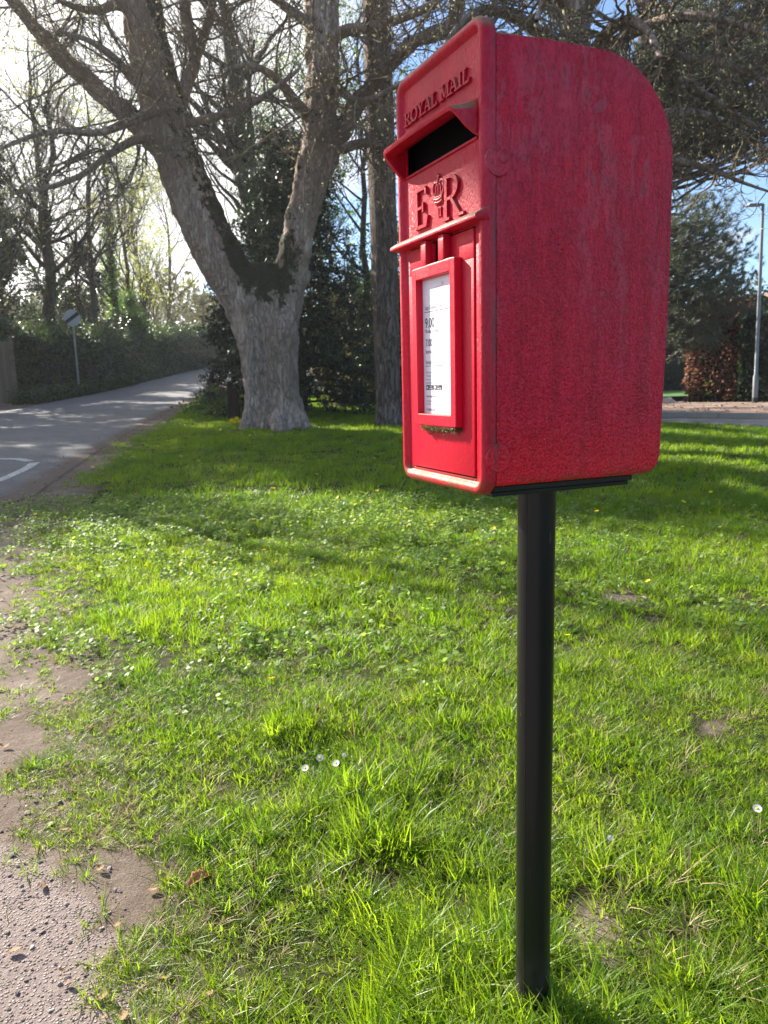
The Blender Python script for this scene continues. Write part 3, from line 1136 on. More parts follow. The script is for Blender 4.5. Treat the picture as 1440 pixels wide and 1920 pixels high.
def pine(name, label, x, y, h, r, seed, crown_c, crown_r, clumps, lean=(0, 0), bark=PINE_BARK, limbs_from=.35, ndl=46, nl=.16):
    """long-needled pine: tufts of needles at the ends of crooked limbs"""
    rng = np.random.default_rng(seed)
    z = float(zg(x, y)) - .15
    t = thing(name, label, 'pine', (x, y, z))
    n = 18
    s = np.linspace(0, 1, n)
    P = np.stack([lean[0] * s * h + .04 * np.sin(s * 7), lean[1] * s * h, s * h], 1)
    Rr = r * (1 - .72 * s)
    S = 26
    V, F = tubes(P[None], Rr[None], S)
    V = V.reshape(n, S, 3)
    th = np.arange(S) * 2 * np.pi / S
    V = P[:, None] + (V - P[:, None]) * (1 + .03 * np.sin(7 * th)[None] + .02 * np.sin(11 * th + 1)[None] + .22 * np.exp(-(s * h) / .35)[:, None] * (1 + .4 * np.sin(4 * th))[None])[..., None]
    set_moss(mobj('trunk', V.reshape(-1, 3), [F], bark, t, True), np.zeros(n * S))
    # tuft centres inside the crown volume
    cc = np.asarray(crown_c, float); cr = np.asarray(crown_r, float)
    Cc = cc + unit(rng.normal(size=(clumps, 3))) * (rng.uniform(.05, 1, (clumps, 1)) ** .42) * cr
    Cc = Cc[Cc[:, 2] > .6]
    m = len(Cc)
    pz = np.clip((Cc[:, 2] - np.linalg.norm(Cc[:, :2] - P[0, :2], axis=1) * .25) / h, limbs_from, .99)
    st = np.stack([np.interp(pz, s, P[:, i]) for i in range(3)], 1)
    q = np.linspace(0, 1, 7)[None, :, None]
    Pl = st[:, None] * (1 - q) + Cc[:, None] * q + np.array([0, 0, -.5]) * (q * (1 - q)) + rng.normal(size=(m, 7, 3)) * .05 * (q * (1 - q)) * 6
    b = Bag()
    b.add(*tubes(Pl, np.linspace(.035, .008, 7)[None] * rng.uniform(.6, 1.5, (m, 1)), 5))
    tag(b.build('branches', bark, t), kind='stuff')
    dirs = unit(Pl[:, -1] - Pl[:, -2])
    # several sprays per limb end
    K = 8
    spc = np.repeat(Cc, K, 0) + rng.normal(size=(m * K, 3)) * np.array([.26, .26, .18])
    spd = unit(np.repeat(dirs, K, 0) + rng.normal(size=(m * K, 3)) * .6 + np.array([0, 0, .35]))
    M = m * K * ndl
    C = np.repeat(spc, ndl, 0) - np.repeat(spd, ndl, 0) * rng.uniform(0, .16, (M, 1))
    d = unit(np.repeat(spd, ndl, 0) * .9 + rng.normal(size=(M, 3)) * .55)
    side = unit(np.cross(d, rng.normal(size=(M, 3)))) * .0048
    ln = nl * rng.uniform(.6, 1.15, (M, 1))
    Vn = np.stack([C - side, C + side, C + d * ln], 1).reshape(-1, 3)
    nb = Bag()
    nb.add(Vn, np.arange(M * 3).reshape(-1, 3))
    tag(nb.build('crown', PINE_N, t), kind='stuff')
    return t


def plain_pine_trunk():
    """tall straight trunk just left of the box; its crown is far above the picture"""
    base = G(729, 797)
    t = thing('pine_tree', 'tall straight pine trunk with furrowed bark left of the red box', 'tree', tuple(base))
    loc = np.array(base)
    P, Rr = pix_path([(731, 835, 25), (730, 800, 23.5), (728, 740, 22), (724, 600, 23), (719, 430, 23.5), (714, 250, 24), (708, 80, 24), (702, -120, 23), (690, -500, 21, 14.9), (676, -900, 18, 15), (662, -1300, 12, 15.2)], 14.8)
    P, Rr = resample(P, Rr, 60)
    S = 40
    V, F = tubes(P[None], Rr[None], S)
    V = V.reshape(60, S, 3)
    th = np.arange(S) * 2 * np.pi / S
    h = P[:, 2] - loc[2]
    rngp = np.random.default_rng(5)
    lump = 1 + .035 * np.sin(9 * th[None] + 1.5 * np.sin(h * 1.3)[:, None]) + .03 * np.sin(14 * th[None] + 2 * np.sin(h * .9 + 1)[:, None]) + rngp.normal(size=(60, S)) * .012
    lump += .22 * np.exp(-np.maximum(h, 0) / .25)[:, None] * (1 + .5 * np.sin(4 * th + .5))[None]
    V = P[:, None] + (V - P[:, None]) * lump[..., None]
    o = mobj('trunk', V.reshape(-1, 3) - loc, [F], PINE_BARK, t, True)
    set_moss(o, np.zeros(60 * S))
    rng = np.random.default_rng(8)
    i = np.arange(16, 60, 2)
    bag = Bag()
    P1, R1 = spawn(rng, P[None, 26:] - loc, Rr[None, 26:], 16, .1, 1, 2.6, 1.35, 9, .16, .3, .1, (0, 0, -.25), rmax=.04)
    bag.add(*tubes(P1, R1, 5))
    P2, R2 = spawn(rng, P1, R1, 6, .3, 1, .9, .8, 6, .5, .4, .2, (0, 0, .2), rmax=.012)
    bag.add(*tubes(P2, R2, 3))
    tag(bag.build('branches', TWIG, t), kind='stuff')
    return t


plain_pine_trunk()
conifer('spruce_tree', 'dark drooping spruce standing behind the big twin stemmed tree', -1.75, 17.6, 6.3, 2.1, 21, 120)
conifer('spruce_tree', 'smaller dark spruce nearer the lane behind the twin stemmed tree', -3.2, 19.6, 3.6, 1.15, 22, 55)

# evergreen and bare trees beyond the lane
bare_tree('bare_tree', 'bare tree with forked crown behind the fence at far left', 'tree', -14.6, 27.0, 11, .22, 31, (.04, 0), 16, .34, .2, bud=.09)
bare_tree('bare_tree', 'twiggy bare tree with scattered ivy leaves close behind the fence', 'tree', -13.3, 26.6, 13, .17, 46, (-.01, .02), 24, .33, .2, leaf=IVY, nleaf=7000, lsize=.075, bud=.09)
bare_tree('leaning_tree', 'dark leaning trunk with wide bare crown above the ivy hedge', 'tree', -12.8, 30.0, 12, .26, 32, (.06, .02), 18, .36, .16, ivy=1500, ivy_h=.5, bud=.09)
bare_tree('bare_tree', 'slim dark straight trunk behind the road sign', 'tree', -11.9, 33.5, 12, .15, 33, (0, 0), 15, .28, .3, bud=.08)
bare_tree('ivy_tree', 'tree wrapped in bright green ivy beside the bend of the lane', 'tree', -12.5, 38.0, 12, .17, 34, (.01, 0), 16, .3, .3, ivy=5200, ivy_h=.62, ivy_mat=IVY_BR)
bare_tree('bare_tree', 'many stemmed bare tree right of the ivy clad trunk', 'tree', -12.9, 41.0, 12, .13, 35, (.03, 0), 20, .4, .08, limb_up=.9, leaf=SPRING, nleaf=2600, lsize=.12)
bare_tree('bare_tree', 'far slender tree in pale new leaf at the end of the lane', 'tree', -15.0, 52.0, 13, .16, 36, (-.02, 0), 20, .4, .1, limb_up=.8, leaf=SPRING, nleaf=4500, lsize=.15)
bare_tree('bare_tree', 'wide bare tree with yellow buds over the middle of the hedge', 'tree', -14.8, 36.0, 15, .25, 37, (.02, 0), 22, .36, .2, leaf=SPRING, nleaf=3000, lsize=.11)
bare_tree('bare_tree', 'tall bare tree behind the fork of the big tree', 'tree', -3.3, 24.5, 15, .40, 38, (-.12, 0), 20, .3, .3, ivy=2600, ivy_h=.5)
bare_tree('bare_tree', 'thin ivy flecked tree between the big tree and the pine trunk', 'tree', -1.6, 25.0, 12, .12, 39, (.01, 0), 22, .3, .12, leaf=IVY_BR, nleaf=7000, lsize=.09, ivy=1500, ivy_h=.7)
bare_tree('bare_tree', 'leaning thin tree close behind the pine trunk', 'tree', -.2, 23.0, 11, .11, 40, (.02, 0), 22, .3, .1, leaf=IVY_BR, nleaf=6000, lsize=.09)
bare_tree('bare_tree', 'distant bare tree left of the twin stemmed tree', 'tree', -15.5, 60.0, 13, .18, 41, (0, 0), 20, .42, .12, leaf=SPRING, nleaf=3500, lsize=.13)
bare_tree('bare_tree', 'bare tree with fine twigs high over the lane', 'tree', -4.6, 31.0, 14, .18, 42, (-.03, 0), 20, .36, .3, bud=.09)

leafy_tree('holly_tree', 'dark glossy evergreen over the left end of the ivy hedge', 'evergreen tree', -14.9, 31.5, 6.6, 2.0, 51, HOLLY, 12000, .11, .2, clumps=60)
leafy_tree('holly_tree', 'dark evergreen behind the slim trunk over the ivy hedge', 'evergreen tree', -12.9, 35.0, 6.0, 1.7, 52, HOLLY, 10000, .11, .15, clumps=50)
leafy_tree('laurel_bush', 'bright leafed bush spilling over the hedge by the lane bend', 'bush', -12.3, 39.5, 4.2, 1.5, 53, IVY_BR, 7000, .1, .05, clumps=40)
leafy_tree('bramble_bush', 'brown twiggy bush beyond the bend of the lane', 'bush', -12.6, 57.5, 5.0, 2.8, 54, SHRUB_O, 6500, .1, .03, clumps=40)
leafy_tree('olive_shrub', 'pale olive thicket at the foot of the pine trunk', 'shrub', -.75, 20.0, 2.9, 1.25, 55, SHRUB_O, 6500, .07, .02, clumps=60, trunk=.05)
leafy_tree('holly_tree', 'dark evergreen mass behind the spruce', 'evergreen tree', -2.6, 23.0, 6.0, 1.4, 56, HOLLY, 6500, .1, .1, clumps=60)
leafy_tree('ivy_bush', 'ivy smothered bush behind the pine trunk', 'bush', .9, 23.5, 5.2, 1.7, 57, IVY_BR, 8000, .1, .04, clumps=60)
# evergreens whose shade lies across the green (they stand beyond the lane, left of the view)
SHADE = [(-28.6, 25.0, 16.6, 2.6), (-25.4, 25.4, 16.9, 2.5), (-22.4, 25.2, 16.3, 2.4), (-19.5, 25.6, 16.8, 2.4), (-16.8, 26.0, 15.6, 2.2), (-13.9, 27.4, 12.5, 1.5)]
for i_, (sx, sy, sh, sr) in enumerate(SHADE):
    leafy_tree('cypress_tree', 'tall dark evergreen in the row beyond the fence left of the lane', 'evergreen tree', sx, sy, sh, sr, 60 + i_, HOLLY, 15000, .22, .14,
               group='tall evergreens beyond the lane', clumps=110, trunk=.25, top_pow=.4, cl_r=.42)

bare_tree('bare_tree', 'unseen bare tree added outside the left border to streak the lawn with shadow', 'tree', -9.9, 13.2, 9.5, .13, 44, (0, 0), 16, .33, .36, bud=.06)  # out of view, added to cast branch streaks over the lawn


def shade_bough():
    """unseen ivy tree added outside the left border, its bough shaped to shade the head of the box"""
    rng = np.random.default_rng(45)
    sd = np.array(SUN_DIR)
    Hd = np.array([0.10, 1.10, CAM_H + .40])
    c = Hd + sd * 9.0  # added leaf cluster sits on the sun line to shade the box head
    bx, by = -8.3, 5.4
    z = float(zg(bx, by))
    t = thing('ivy_tree', 'unseen ivy laden tree added outside the left border to shade the box head', 'tree', (bx, by, z))
    loc = np.array([bx, by, z])
    P = np.array([[0, 0, -.2], [.1, 0, 1.5], [-.05, .1, 3.2], [.1, 0, 5.0], [.0, .1, 7.2]])
    P, Rr = resample(P, np.array([.17, .14, .12, .09, .03]), 14)
    V, F = tubes(P[None], Rr[None], 12)
    set_moss(mobj('trunk', V, [F], DARK_BARK, t, True), np.zeros(len(V)))
    al = unit(np.array([.668, .743, .0]))
    st = P[9]
    e = c - loc
    Pb, Rb = resample(np.array([st, st * .45 + e * .55 + np.array([0, 0, .35]), e - al * .3, e + al * .75]), np.array([.06, .045, .03, .008]), 12)
    bag = Bag()
    bag.add(*tubes(Pb[None], Rb[None], 7))
    P1, R1 = spawn(rng, Pb[None], Rb[None], 26, .1, 1, .8, .9, 6, .5, .3, .2, (0, 0, .1), rmax=.012)
    bag.add(*tubes(P1, R1, 4))
    P2, R2 = spawn(rng, P[None], Rr[None], 22, .3, 1, 1.8, .9, 7, .4, .3, .15, (0, 0, .4), rmax=.03)
    bag.add(*tubes(P2, R2, 4))
    tag(bag.build('branches', DARK_BARK, t), kind='stuff')
    n = 2600
    q = rng.uniform(-.75, .75, n)
    C = e + al * q[:, None] + unit(rng.normal(size=(n, 3))) * (rng.uniform(0, 1, (n, 1)) ** .5) * np.array([.12, .12, .125])
    n2 = 2600
    i = rng.integers(0, len(P2), n2)
    C2 = P2[i, rng.integers(2, 7, n2)] + rng.normal(size=(n2, 3)) * .22
    lb = Bag()
    lb.add(*leafquads(rng, np.vstack([C, C2]), .075, .8))
    tag(lb.build('crown', IVY, t), kind='stuff')


shade_bough()

# right-hand background
pine('pine_tree', 'bushy grey green pine beside the right edge of the box', 8.6, 24.4, 8.2, .2, 71, (.95, -.3, 3.9), (1.8, 1.7, 2.5), 340, limbs_from=.2)
pine('pine_tree', 'tall pine whose high boughs hang over the top right corner', 6.1, 18.2, 12.5, .27, 72, (2.1, -1.0, 7.6), (2.9, 2.4, 2.1), 380, limbs_from=.4)


def twiggy_tree():
    """bare tree hidden behind the box: its budding boughs fill the top right of the view"""
    rng = np.random.default_rng(77)
    D = 10.6
    base = G(1095, 845)
    t = thing('horse_chestnut_tree', 'bare tree hidden behind the box with budding boughs over its top', 'tree', tuple(base))
    loc = np.array(base)
    P, Rr = pix_path([(1100, 880, 40), (1096, 800, 36), (1090, 600, 32), (1085, 400, 30), (1080, 200, 28), (1078, 0, 26), (1085, -250, 20), (1095, -560, 10)], D)
    P, Rr = resample(P, Rr, 24)
    V, F = tubes(P[None], Rr[None], 18)
    set_moss(mobj('trunk', V - loc, [F], GREY_BARK, t, True), np.zeros(len(V)))
    L = []
    for pts in (
        [(1084, 330, 14, 10.6), (1150, 190, 13, 10.3), (1230, 120, 11, 9.8), (1310, 110, 9, 9.3), (1390, 130, 7, 8.9), (1470, 175, 4, 8.5)],
        [(1080, 200, 13, 10.6), (1130, 100, 12, 10.2), (1210, 50, 10, 9.7), (1300, 30, 8, 9.2), (1400, 50, 6, 8.8), (1500, 100, 3, 8.4)],
        [(1084, 360, 13, 10.6), (1160, 270, 12, 10.8), (1240, 215, 10, 11), (1320, 215, 8, 11.1), (1390, 250, 6, 11.2), (1450, 290, 3, 11.3)],
        [(1080, 180, 13, 10.6), (1030, 80, 12, 10.2), (960, 30, 10, 9.8), (900, 20, 8, 9.4), (850, 60, 5, 9.1), (820, 110, 2, 8.9)],
        [(1080, 60, 13, 10.6), (1000, -20, 11, 10.2), (920, -40, 9, 9.8), (850, -25, 6, 9.3), (800, 0, 3, 9)],
        [(1079, 40, 13, 10.6), (1150, -40, 11, 10), (1240, -60, 9, 9.4), (1330, -40, 7, 9), (1420, 10, 4, 8.6)],
        [(1080, 100, 12, 10.6), (1060, 20, 11, 10), (1040, -20, 9, 9.4), (1020, 0, 7, 8.8), (1005, 40, 4, 8.4)],
        [(1082, 150, 12, 10.6), (1140, 60, 11, 10), (1180, 40, 9, 9.4), (1215, 60, 7, 8.9), (1240, 110, 4, 8.5)],
        [(1080, -100, 12, 10.6), (1180, -170, 11, 10), (1300, -150, 9, 9.3), (1420, -80, 6, 8.8), (1500, 0, 3, 8.3)],
        [(1084, 370, 9, 10.6), (1170, 330, 8, 10.9), (1255, 300, 7, 11), (1330, 318, 5, 11.1), (1400, 345, 3, 11.2), (1450, 362, 2, 11.2)],
        [(1081, 250, 12, 10.6), (1160, 140, 11, 10.5), (1260, 150, 9, 10.2), (1340, 190, 7, 10), (1420, 240, 4, 9.8)],
    ):
        L.append(resample(*pix_path(pts, D), 14))
    crown = Bag()
    for a_, b_ in L:
        V, F = tubes(a_[None], b_[None], 8)
        set_moss(mobj('limb', V - loc, [F], GREY_BARK, t, True), np.full(len(V), .12))
    tips = []
    b2 = Bag()
    twig_system(rng, L, b2, [
        dict(k=13, t0=.2, t1=1, length=1.35, ang=.95, npts=9, rr=.5, tip=.4, wig=.24, bend=(0, 0, -.4), bend2=(0, 0, .5), rmax=.022),
        dict(k=6, t0=.15, t1=1, length=.62, ang=.85, npts=7, rr=.6, tip=.55, wig=.28, bend=(0, 0, -.2), bend2=(0, 0, .7), rmax=.011),
        dict(k=3, t0=.2, t1=1, length=.3, ang=.8, npts=5, rr=.75, tip=.7, wig=.28, bend2=(0, 0, .8), rmax=.007)], tips)
    crown.add(np.concatenate(b2.V) - loc, np.concatenate([f for f, _ in b2.F]))
    add_buds(rng, crown, [(C - loc, Dv) for C, Dv in tips], .042, 1, .55)
    tag(crown.build('crown', [TWIG, BUD], t), kind='stuff')


twiggy_tree()


# ------------------------------------------------------------------ hedges
def hedge(name, label, pts, width, height, seed, mat_, n, lsize, cat='hedge', top_rough=.35, face_only=None, zoff=0.0, hvar=.2):
    """clipped or wild hedge along a polyline: dark inner mass, leaves over it"""
    rng = np.random.default_rng(seed)
    pts = np.asarray(pts, float)
    base = pts[0]
    z0 = float(zg0(*base)) + zoff
    t = thing(name, label, cat, (base[0], base[1], z0))
    s = np.r_[0, np.cumsum(np.linalg.norm(np.diff(pts, axis=0), axis=1))]
    q = np.linspace(0, s[-1], max(4, int(s[-1] / .5)))
    C = np.stack([np.interp(q, s, pts[:, i]) for i in (0, 1)], 1)
    d = unit(np.gradient(C, axis=0))
    nn = np.stack([-d[:, 1], d[:, 0]], 1)
    hh = height * (1 + hvar * (vnoise(q * .45, q * 0, seed) - .5) * 2)
    gz_ = zg0(C[:, 0], C[:, 1])
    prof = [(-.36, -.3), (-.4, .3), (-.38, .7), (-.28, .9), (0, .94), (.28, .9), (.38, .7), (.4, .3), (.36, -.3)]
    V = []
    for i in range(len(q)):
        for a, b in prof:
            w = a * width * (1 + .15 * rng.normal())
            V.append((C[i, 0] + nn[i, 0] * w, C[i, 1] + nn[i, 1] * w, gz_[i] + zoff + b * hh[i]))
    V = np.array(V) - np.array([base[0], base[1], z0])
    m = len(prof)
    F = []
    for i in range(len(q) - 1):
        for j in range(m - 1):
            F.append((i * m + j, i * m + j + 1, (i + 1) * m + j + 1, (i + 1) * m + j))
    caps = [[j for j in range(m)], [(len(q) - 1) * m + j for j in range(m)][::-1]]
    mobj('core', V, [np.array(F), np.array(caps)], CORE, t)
    # leaves
    u = rng.uniform(0, s[-1], n)
    fi = np.interp(u, q, np.arange(len(q)))
    ci = np.stack([np.interp(u, q, C[:, k]) for k in (0, 1)], 1)
    ni = unit(np.stack([np.interp(u, q, nn[:, k]) for k in (0, 1)], 1))
    hi = np.interp(u, q, hh)
    zi = np.interp(u, q, gz_) + zoff
    v = rng.uniform(0, 1, n)
    sidev = rng.uniform(-1, 1, n)
    top = v > .78
    lump = 1 + .35 * (vnoise(u * 1.6, v * 4, seed + 3) - .5)
    wx = np.where(top, sidev * .5, np.sign(sidev) * (.5 - .04 * np.abs(rng.normal(size=n)))) * width * lump
    hz = np.where(top, hi * (.93 + np.abs(rng.normal(size=n)) * .10 * top_rough / .35), hi * v / .78 * .97)
    P = np.stack([ci[:, 0] + ni[:, 0] * wx, ci[:, 1] + ni[:, 1] * wx, zi + hz], 1) + rng.normal(size=(n, 3)) * lsize * .6
    ne = max(60, int(260 * width * height))
    for q0, sg in ((0, -1), (-1, 1)):
        ee = np.stack([np.full(ne, C[q0, 0]), np.full(ne, C[q0, 1])], 1) + nn[q0] * rng.uniform(-.5, .5, (ne, 1)) * width + d[q0] * sg * np.abs(rng.normal(size=(ne, 1))) * .07
        P = np.vstack([P, np.concatenate([ee, (gz_[q0] + zoff + rng.uniform(0, 1, ne) * hh[q0])[:, None]], 1)])
    P -= np.array([base[0], base[1], z0])
    b = Bag()
    b.add(*leafquads(rng, P, lsize, .75))
    tag(b.build('foliage', mat_, t), kind='stuff')
    return t


hedge('ivy_hedge', 'long dark hedge of ivy along the far side of the lane', [(-12.0, 26.7), (-11.9, 28.5), (-11.75, 32), (-12.1, 37.0), (-12.5, 44), (-12.5, 52), (-9.9, 63), (-3, 80)], 1.3, 2.6, 81, IVY, 44000, .11, hvar=.14)
hedge('ground_ivy', 'low ivy bank at the foot of the hedge beside the lane', [(-11.25, 24.6), (-11.15, 28.5), (-11.2, 33), (-11.6, 38), (-12.0, 45)], .9, .45, 82, IVY, 7000, .1, 'bank')
hedge('clipped_hedge', 'dark green hedge behind the street lamp', [(11.7, 24.4), (12.9, 22.6), (15.5, 18.2), (19, 12)], 1.5, 2.75, 83, HEDGE_G, 15000, .1, hvar=.05)
hedge('beech_hedge', 'russet brown leaved beech hedge beside the dark green hedge', [(10.35, 25.7), (10.95, 25.1), (11.5, 24.5)], 1.0, 3.0, 84, BEECH, 6500, .09, hvar=.1)
hedge('dark_shrubs', 'dark garden shrubs behind the driveway', [(5.5, 33), (9.5, 34.6), (13, 34.5), (20, 33)], 2.0, 3.4, 85, HEDGE_G, 9000, .14, 'shrubs', hvar=.3)
leafy_tree('garden_bush', 'rounded dull green bush at the right edge of the box beyond the street', 'bush', 8.3, 26.3, 1.35, .85, 86, SHRUB_O, 3000, .07, .02, clumps=30, trunk=.03)
leafy_tree('ivy_bush', 'bright ivy sprouting at the foot of the beech hedge', 'bush', 10.55, 24.9, .75, .32, 87, IVY_BR, 500, .09, .02, clumps=12, trunk=.02)
hedge('undergrowth', 'dark thicket closing the green behind the red box', [(-1.0, 26.2), (2, 27.8), (5.6, 29.5)], 2.2, 4.6, 88, HEDGE_G, 12000, .13, 'thicket', hvar=.3)
leafy_tree('verge_bush', 'low green plants at the lane edge left of the twin stemmed tree', 'plants', -3.9, 18.3, .62, .85, 89, IVY_BR, 2600, .07, .02, clumps=50, trunk=.01)
leafy_tree('verge_bush', 'clump of leafy weeds between the lane and the twin stemmed tree', 'plants', -3.25, 16.6, .45, .6, 90, IVY_BR, 1500, .06, .02, clumps=40, trunk=.01)

# far woodland that closes the horizon
def far_wood():
    rng = np.random.default_rng(95)
    bag = Bag()
    n = 46000
    a = rng.uniform(-.95, .9, n)
    r = rng.uniform(72, 100, n)
    x = np.sin(a) * r; y = np.cos(a) * r
    hmax = 3.5 + 4.5 * vnoise(a * 16, a * 0, 4) + 2 * vnoise(a * 60, r * .1, 6) - np.clip(np.abs(a + .25) - .3, 0, 1) * 2
    zz = zg0(x, np.minimum(y, 75)) + hmax * rng.uniform(0, 1, n) ** .8
    bag.add(*leafquads(rng, np.stack([x, y, zz], 1), .55, .7))
    o = bag.build('woodland', leaf_mat('far_wood_leaves', (.045, .05, .025), (.11, .115, .05), .3))
    tag(o, 'far wooded skyline beyond the lane and gardens', kind='stuff')


far_wood()

# ================================================================== STREET FURNITURE AND BUILDINGS
WOODF = bark_mat('weathered_fence_wood', (.10, .075, .055), (.26, .21, .16), None, 2.0, .4)


def fence():
    a0 = np.array([-20.4, 20.9]); a1 = np.array([-11.85, 25.5])
    L = np.linalg.norm(a1 - a0)
    npan = 5
    pw = L / npan
    d = (a1 - a0) / L
    ang = math.atan2(d[1], d[0])
    z0 = float(zg0(*a1))
    t = thing('panel_fence', 'weathered lap board fence at the left end of the ivy hedge', 'fence', (a1[0], a1[1], z0), ang)
    bm = bmesh.new(); bm_box(bm, -pw / 2 + .05, pw / 2 - .05, -.008, .008, 0, .135, .003, 1)
    for v in bm.verts:
        v.co.y += -.014 * (.135 - v.co.z) / .135
    slat0 = bobj('slat', bm, WOODF, t)
    bm = bmesh.new(); bm_box(bm, -.022, .022, -.055, -.022, .02, 1.98, .004, 1)
    bat0 = bobj('batten', bm, WOODF, t)
    bm = bmesh.new(); bm_box(bm, -.05, .05, -.05, .05, -.3, 2.12, .008, 1); bm_box(bm, -.062, .062, -.062, .062, 2.121, 2.15, .006, 1)
    post0 = bobj('post', bm, WOODF, t)
    for i in range(npan):
        xc = -L + (i + .5) * pw
        c = a1 + d * xc
        zz = float(zg0(*c)) - z0
        for k in range(17):
            o = slat0 if (i == 0 and k == 0) else slat0.copy()
            if o is not slat0:
                COL.objects.link(o)
            o.location = (xc, 0, zz + .03 + k * .115)
            o.rotation_euler = (0, .006 * math.sin(k * 7 + i), 0)
        for q in (-.5, -.17, .17, .5):
            o = bat0 if (i == 0 and q == -.5) else bat0.copy()
            if o is not bat0:
                COL.objects.link(o)
            o.location = (xc + q * (pw - .16), 0, zz)
    for i in range(npan + 1):
        c = a1 + d * (-L + i * pw)
        o = post0 if i == 0 else post0.copy()
        if i:
            COL.objects.link(o)
        o.location = (-L + i * pw, 0, float(zg0(*c)) - z0)


fence()


def road_sign():
    c = W(135, 596, 28.4)
    base = np.array(W(147, 722, 28.4))
    base[2] = float(zg0(base[0], base[1]))
    t = thing('road_sign', 'round white road sign with black diagonal bar on a grey post before the hedge', 'road sign', tuple(base))
    c = c - base
    galv = flat_mat('galvanised_steel', (.26, .26, .25), .5, .2, 20, .5, .6)
    bm = bmesh.new(); bm_tube(bm, [(0, 0, -.3), (c[0], .05, c[2] + .28)], .038, 12); bobj('post', bm, galv, t, True, 40)
    white = flat_mat('sign_white', (.34, .35, .34), .45, .08, 9)
    black = flat_mat('sign_black', (.012, .012, .012), .5, .1, 9)
    r = .30
    bm = bmesh.new()
    bmesh.ops.create_cone(bm, cap_ends=True, segments=40, radius1=r, radius2=r, depth=.012, matrix=Matrix.Translation((c[0], 0, c[2])) @ Matrix.Rotation(math.pi / 2, 4, 'X'))
    plate = bobj('sign_plate', bm, white, t)
    bm = bmesh.new()
    a = R_(33)
    hw = .062
    e = math.sqrt(r * r - hw * hw) - .004
    poly = []
    for s_ in (1, -1):
        for k in np.linspace(-1, 1, 7) * s_:
            ang = math.asin(hw / (r - .004)) * k
            poly.append((s_ * (r - .004) * math.cos(ang), s_ * (r - .004) * math.sin(ang) * s_ if False else (r - .004) * math.sin(ang)))
    pts = [(x * math.cos(a) - y * math.sin(a) + c[0], x * math.sin(a) + y * math.cos(a) + c[2]) for x, y in poly]
    cx_, cz_ = c[0], c[2]
    pts.sort(key=lambda p: math.atan2(p[1] - cz_, p[0] - cx_))
    bm_prism(bm, pts, -.0095, -.0062)
    bobj('diagonal_bar', bm, black, plate)
    bm = bmesh.new()
    for dz in (-.14, .14):
        bm_box(bm, c[0] - .2, c[0] + .2, .007, .022, c[2] + dz - .02, c[2] + dz + .02, .003, 1)
    bobj('clamp', bm, galv, t)


road_sign()


def street_lamp():
    base = G(1415, 765)
    top = W(1430, 394, base[1])
    H = top[2] - base[2]
    t = thing('street_lamp', 'slim grey steel street lamp before the dark green hedge', 'street lamp', (base[0], base[1], float(zg0(base[0], base[1])) + .1))
    lx = (top[0] - base[0]) * .55
    steel = flat_mat('grey_lamp_steel', (.20, .21, .225), .5, .15, 12, .5, .4)
    darkm = flat_mat('dark_lamp_foot', (.03, .03, .032), .6, .2, 12)
    bm = bmesh.new(); bm_tube(bm, [(0, 0, .16), (lx * .14, 0, .72), (lx * .16, 0, .78), (lx * .6, 0, 3), (lx, 0, H)], [.075, .075, .052, .046, .038], 16)
    bobj('column', bm, steel, t, True, 40)
    bm = bmesh.new(); bm_tube(bm, [(0, 0, -.2), (0, 0, .16)], .078, 16); bobj('foot', bm, darkm, t, True, 40)
    bm = bmesh.new(); bm_box(bm, -.035, .035, -.081, -.074, .32, .62, .004, 1); bobj('access_door', bm, steel, t)
    bm = bmesh.new(); bm_tube(bm, [(lx + .03, 0, H), (lx - .06, 0, H + .01)], .03, 10); bobj('bracket', bm, steel, t, True, 40)
    bm = bmesh.new()
    bm_box(bm, lx - .42, lx - .03, -.12, .12, H - .015, H + .035, .018, 2)
    lan = bobj('lantern', bm, steel, t, True, 40)
    bm = bmesh.new(); bm_box(bm, lx - .40, lx - .12, -.09, .09, H - .021, H - .0155, .001, 1)
    bobj('lens', bm, flat_mat('lamp_lens', (.5, .5, .48), .2, .05, 5), lan)


street_lamp()


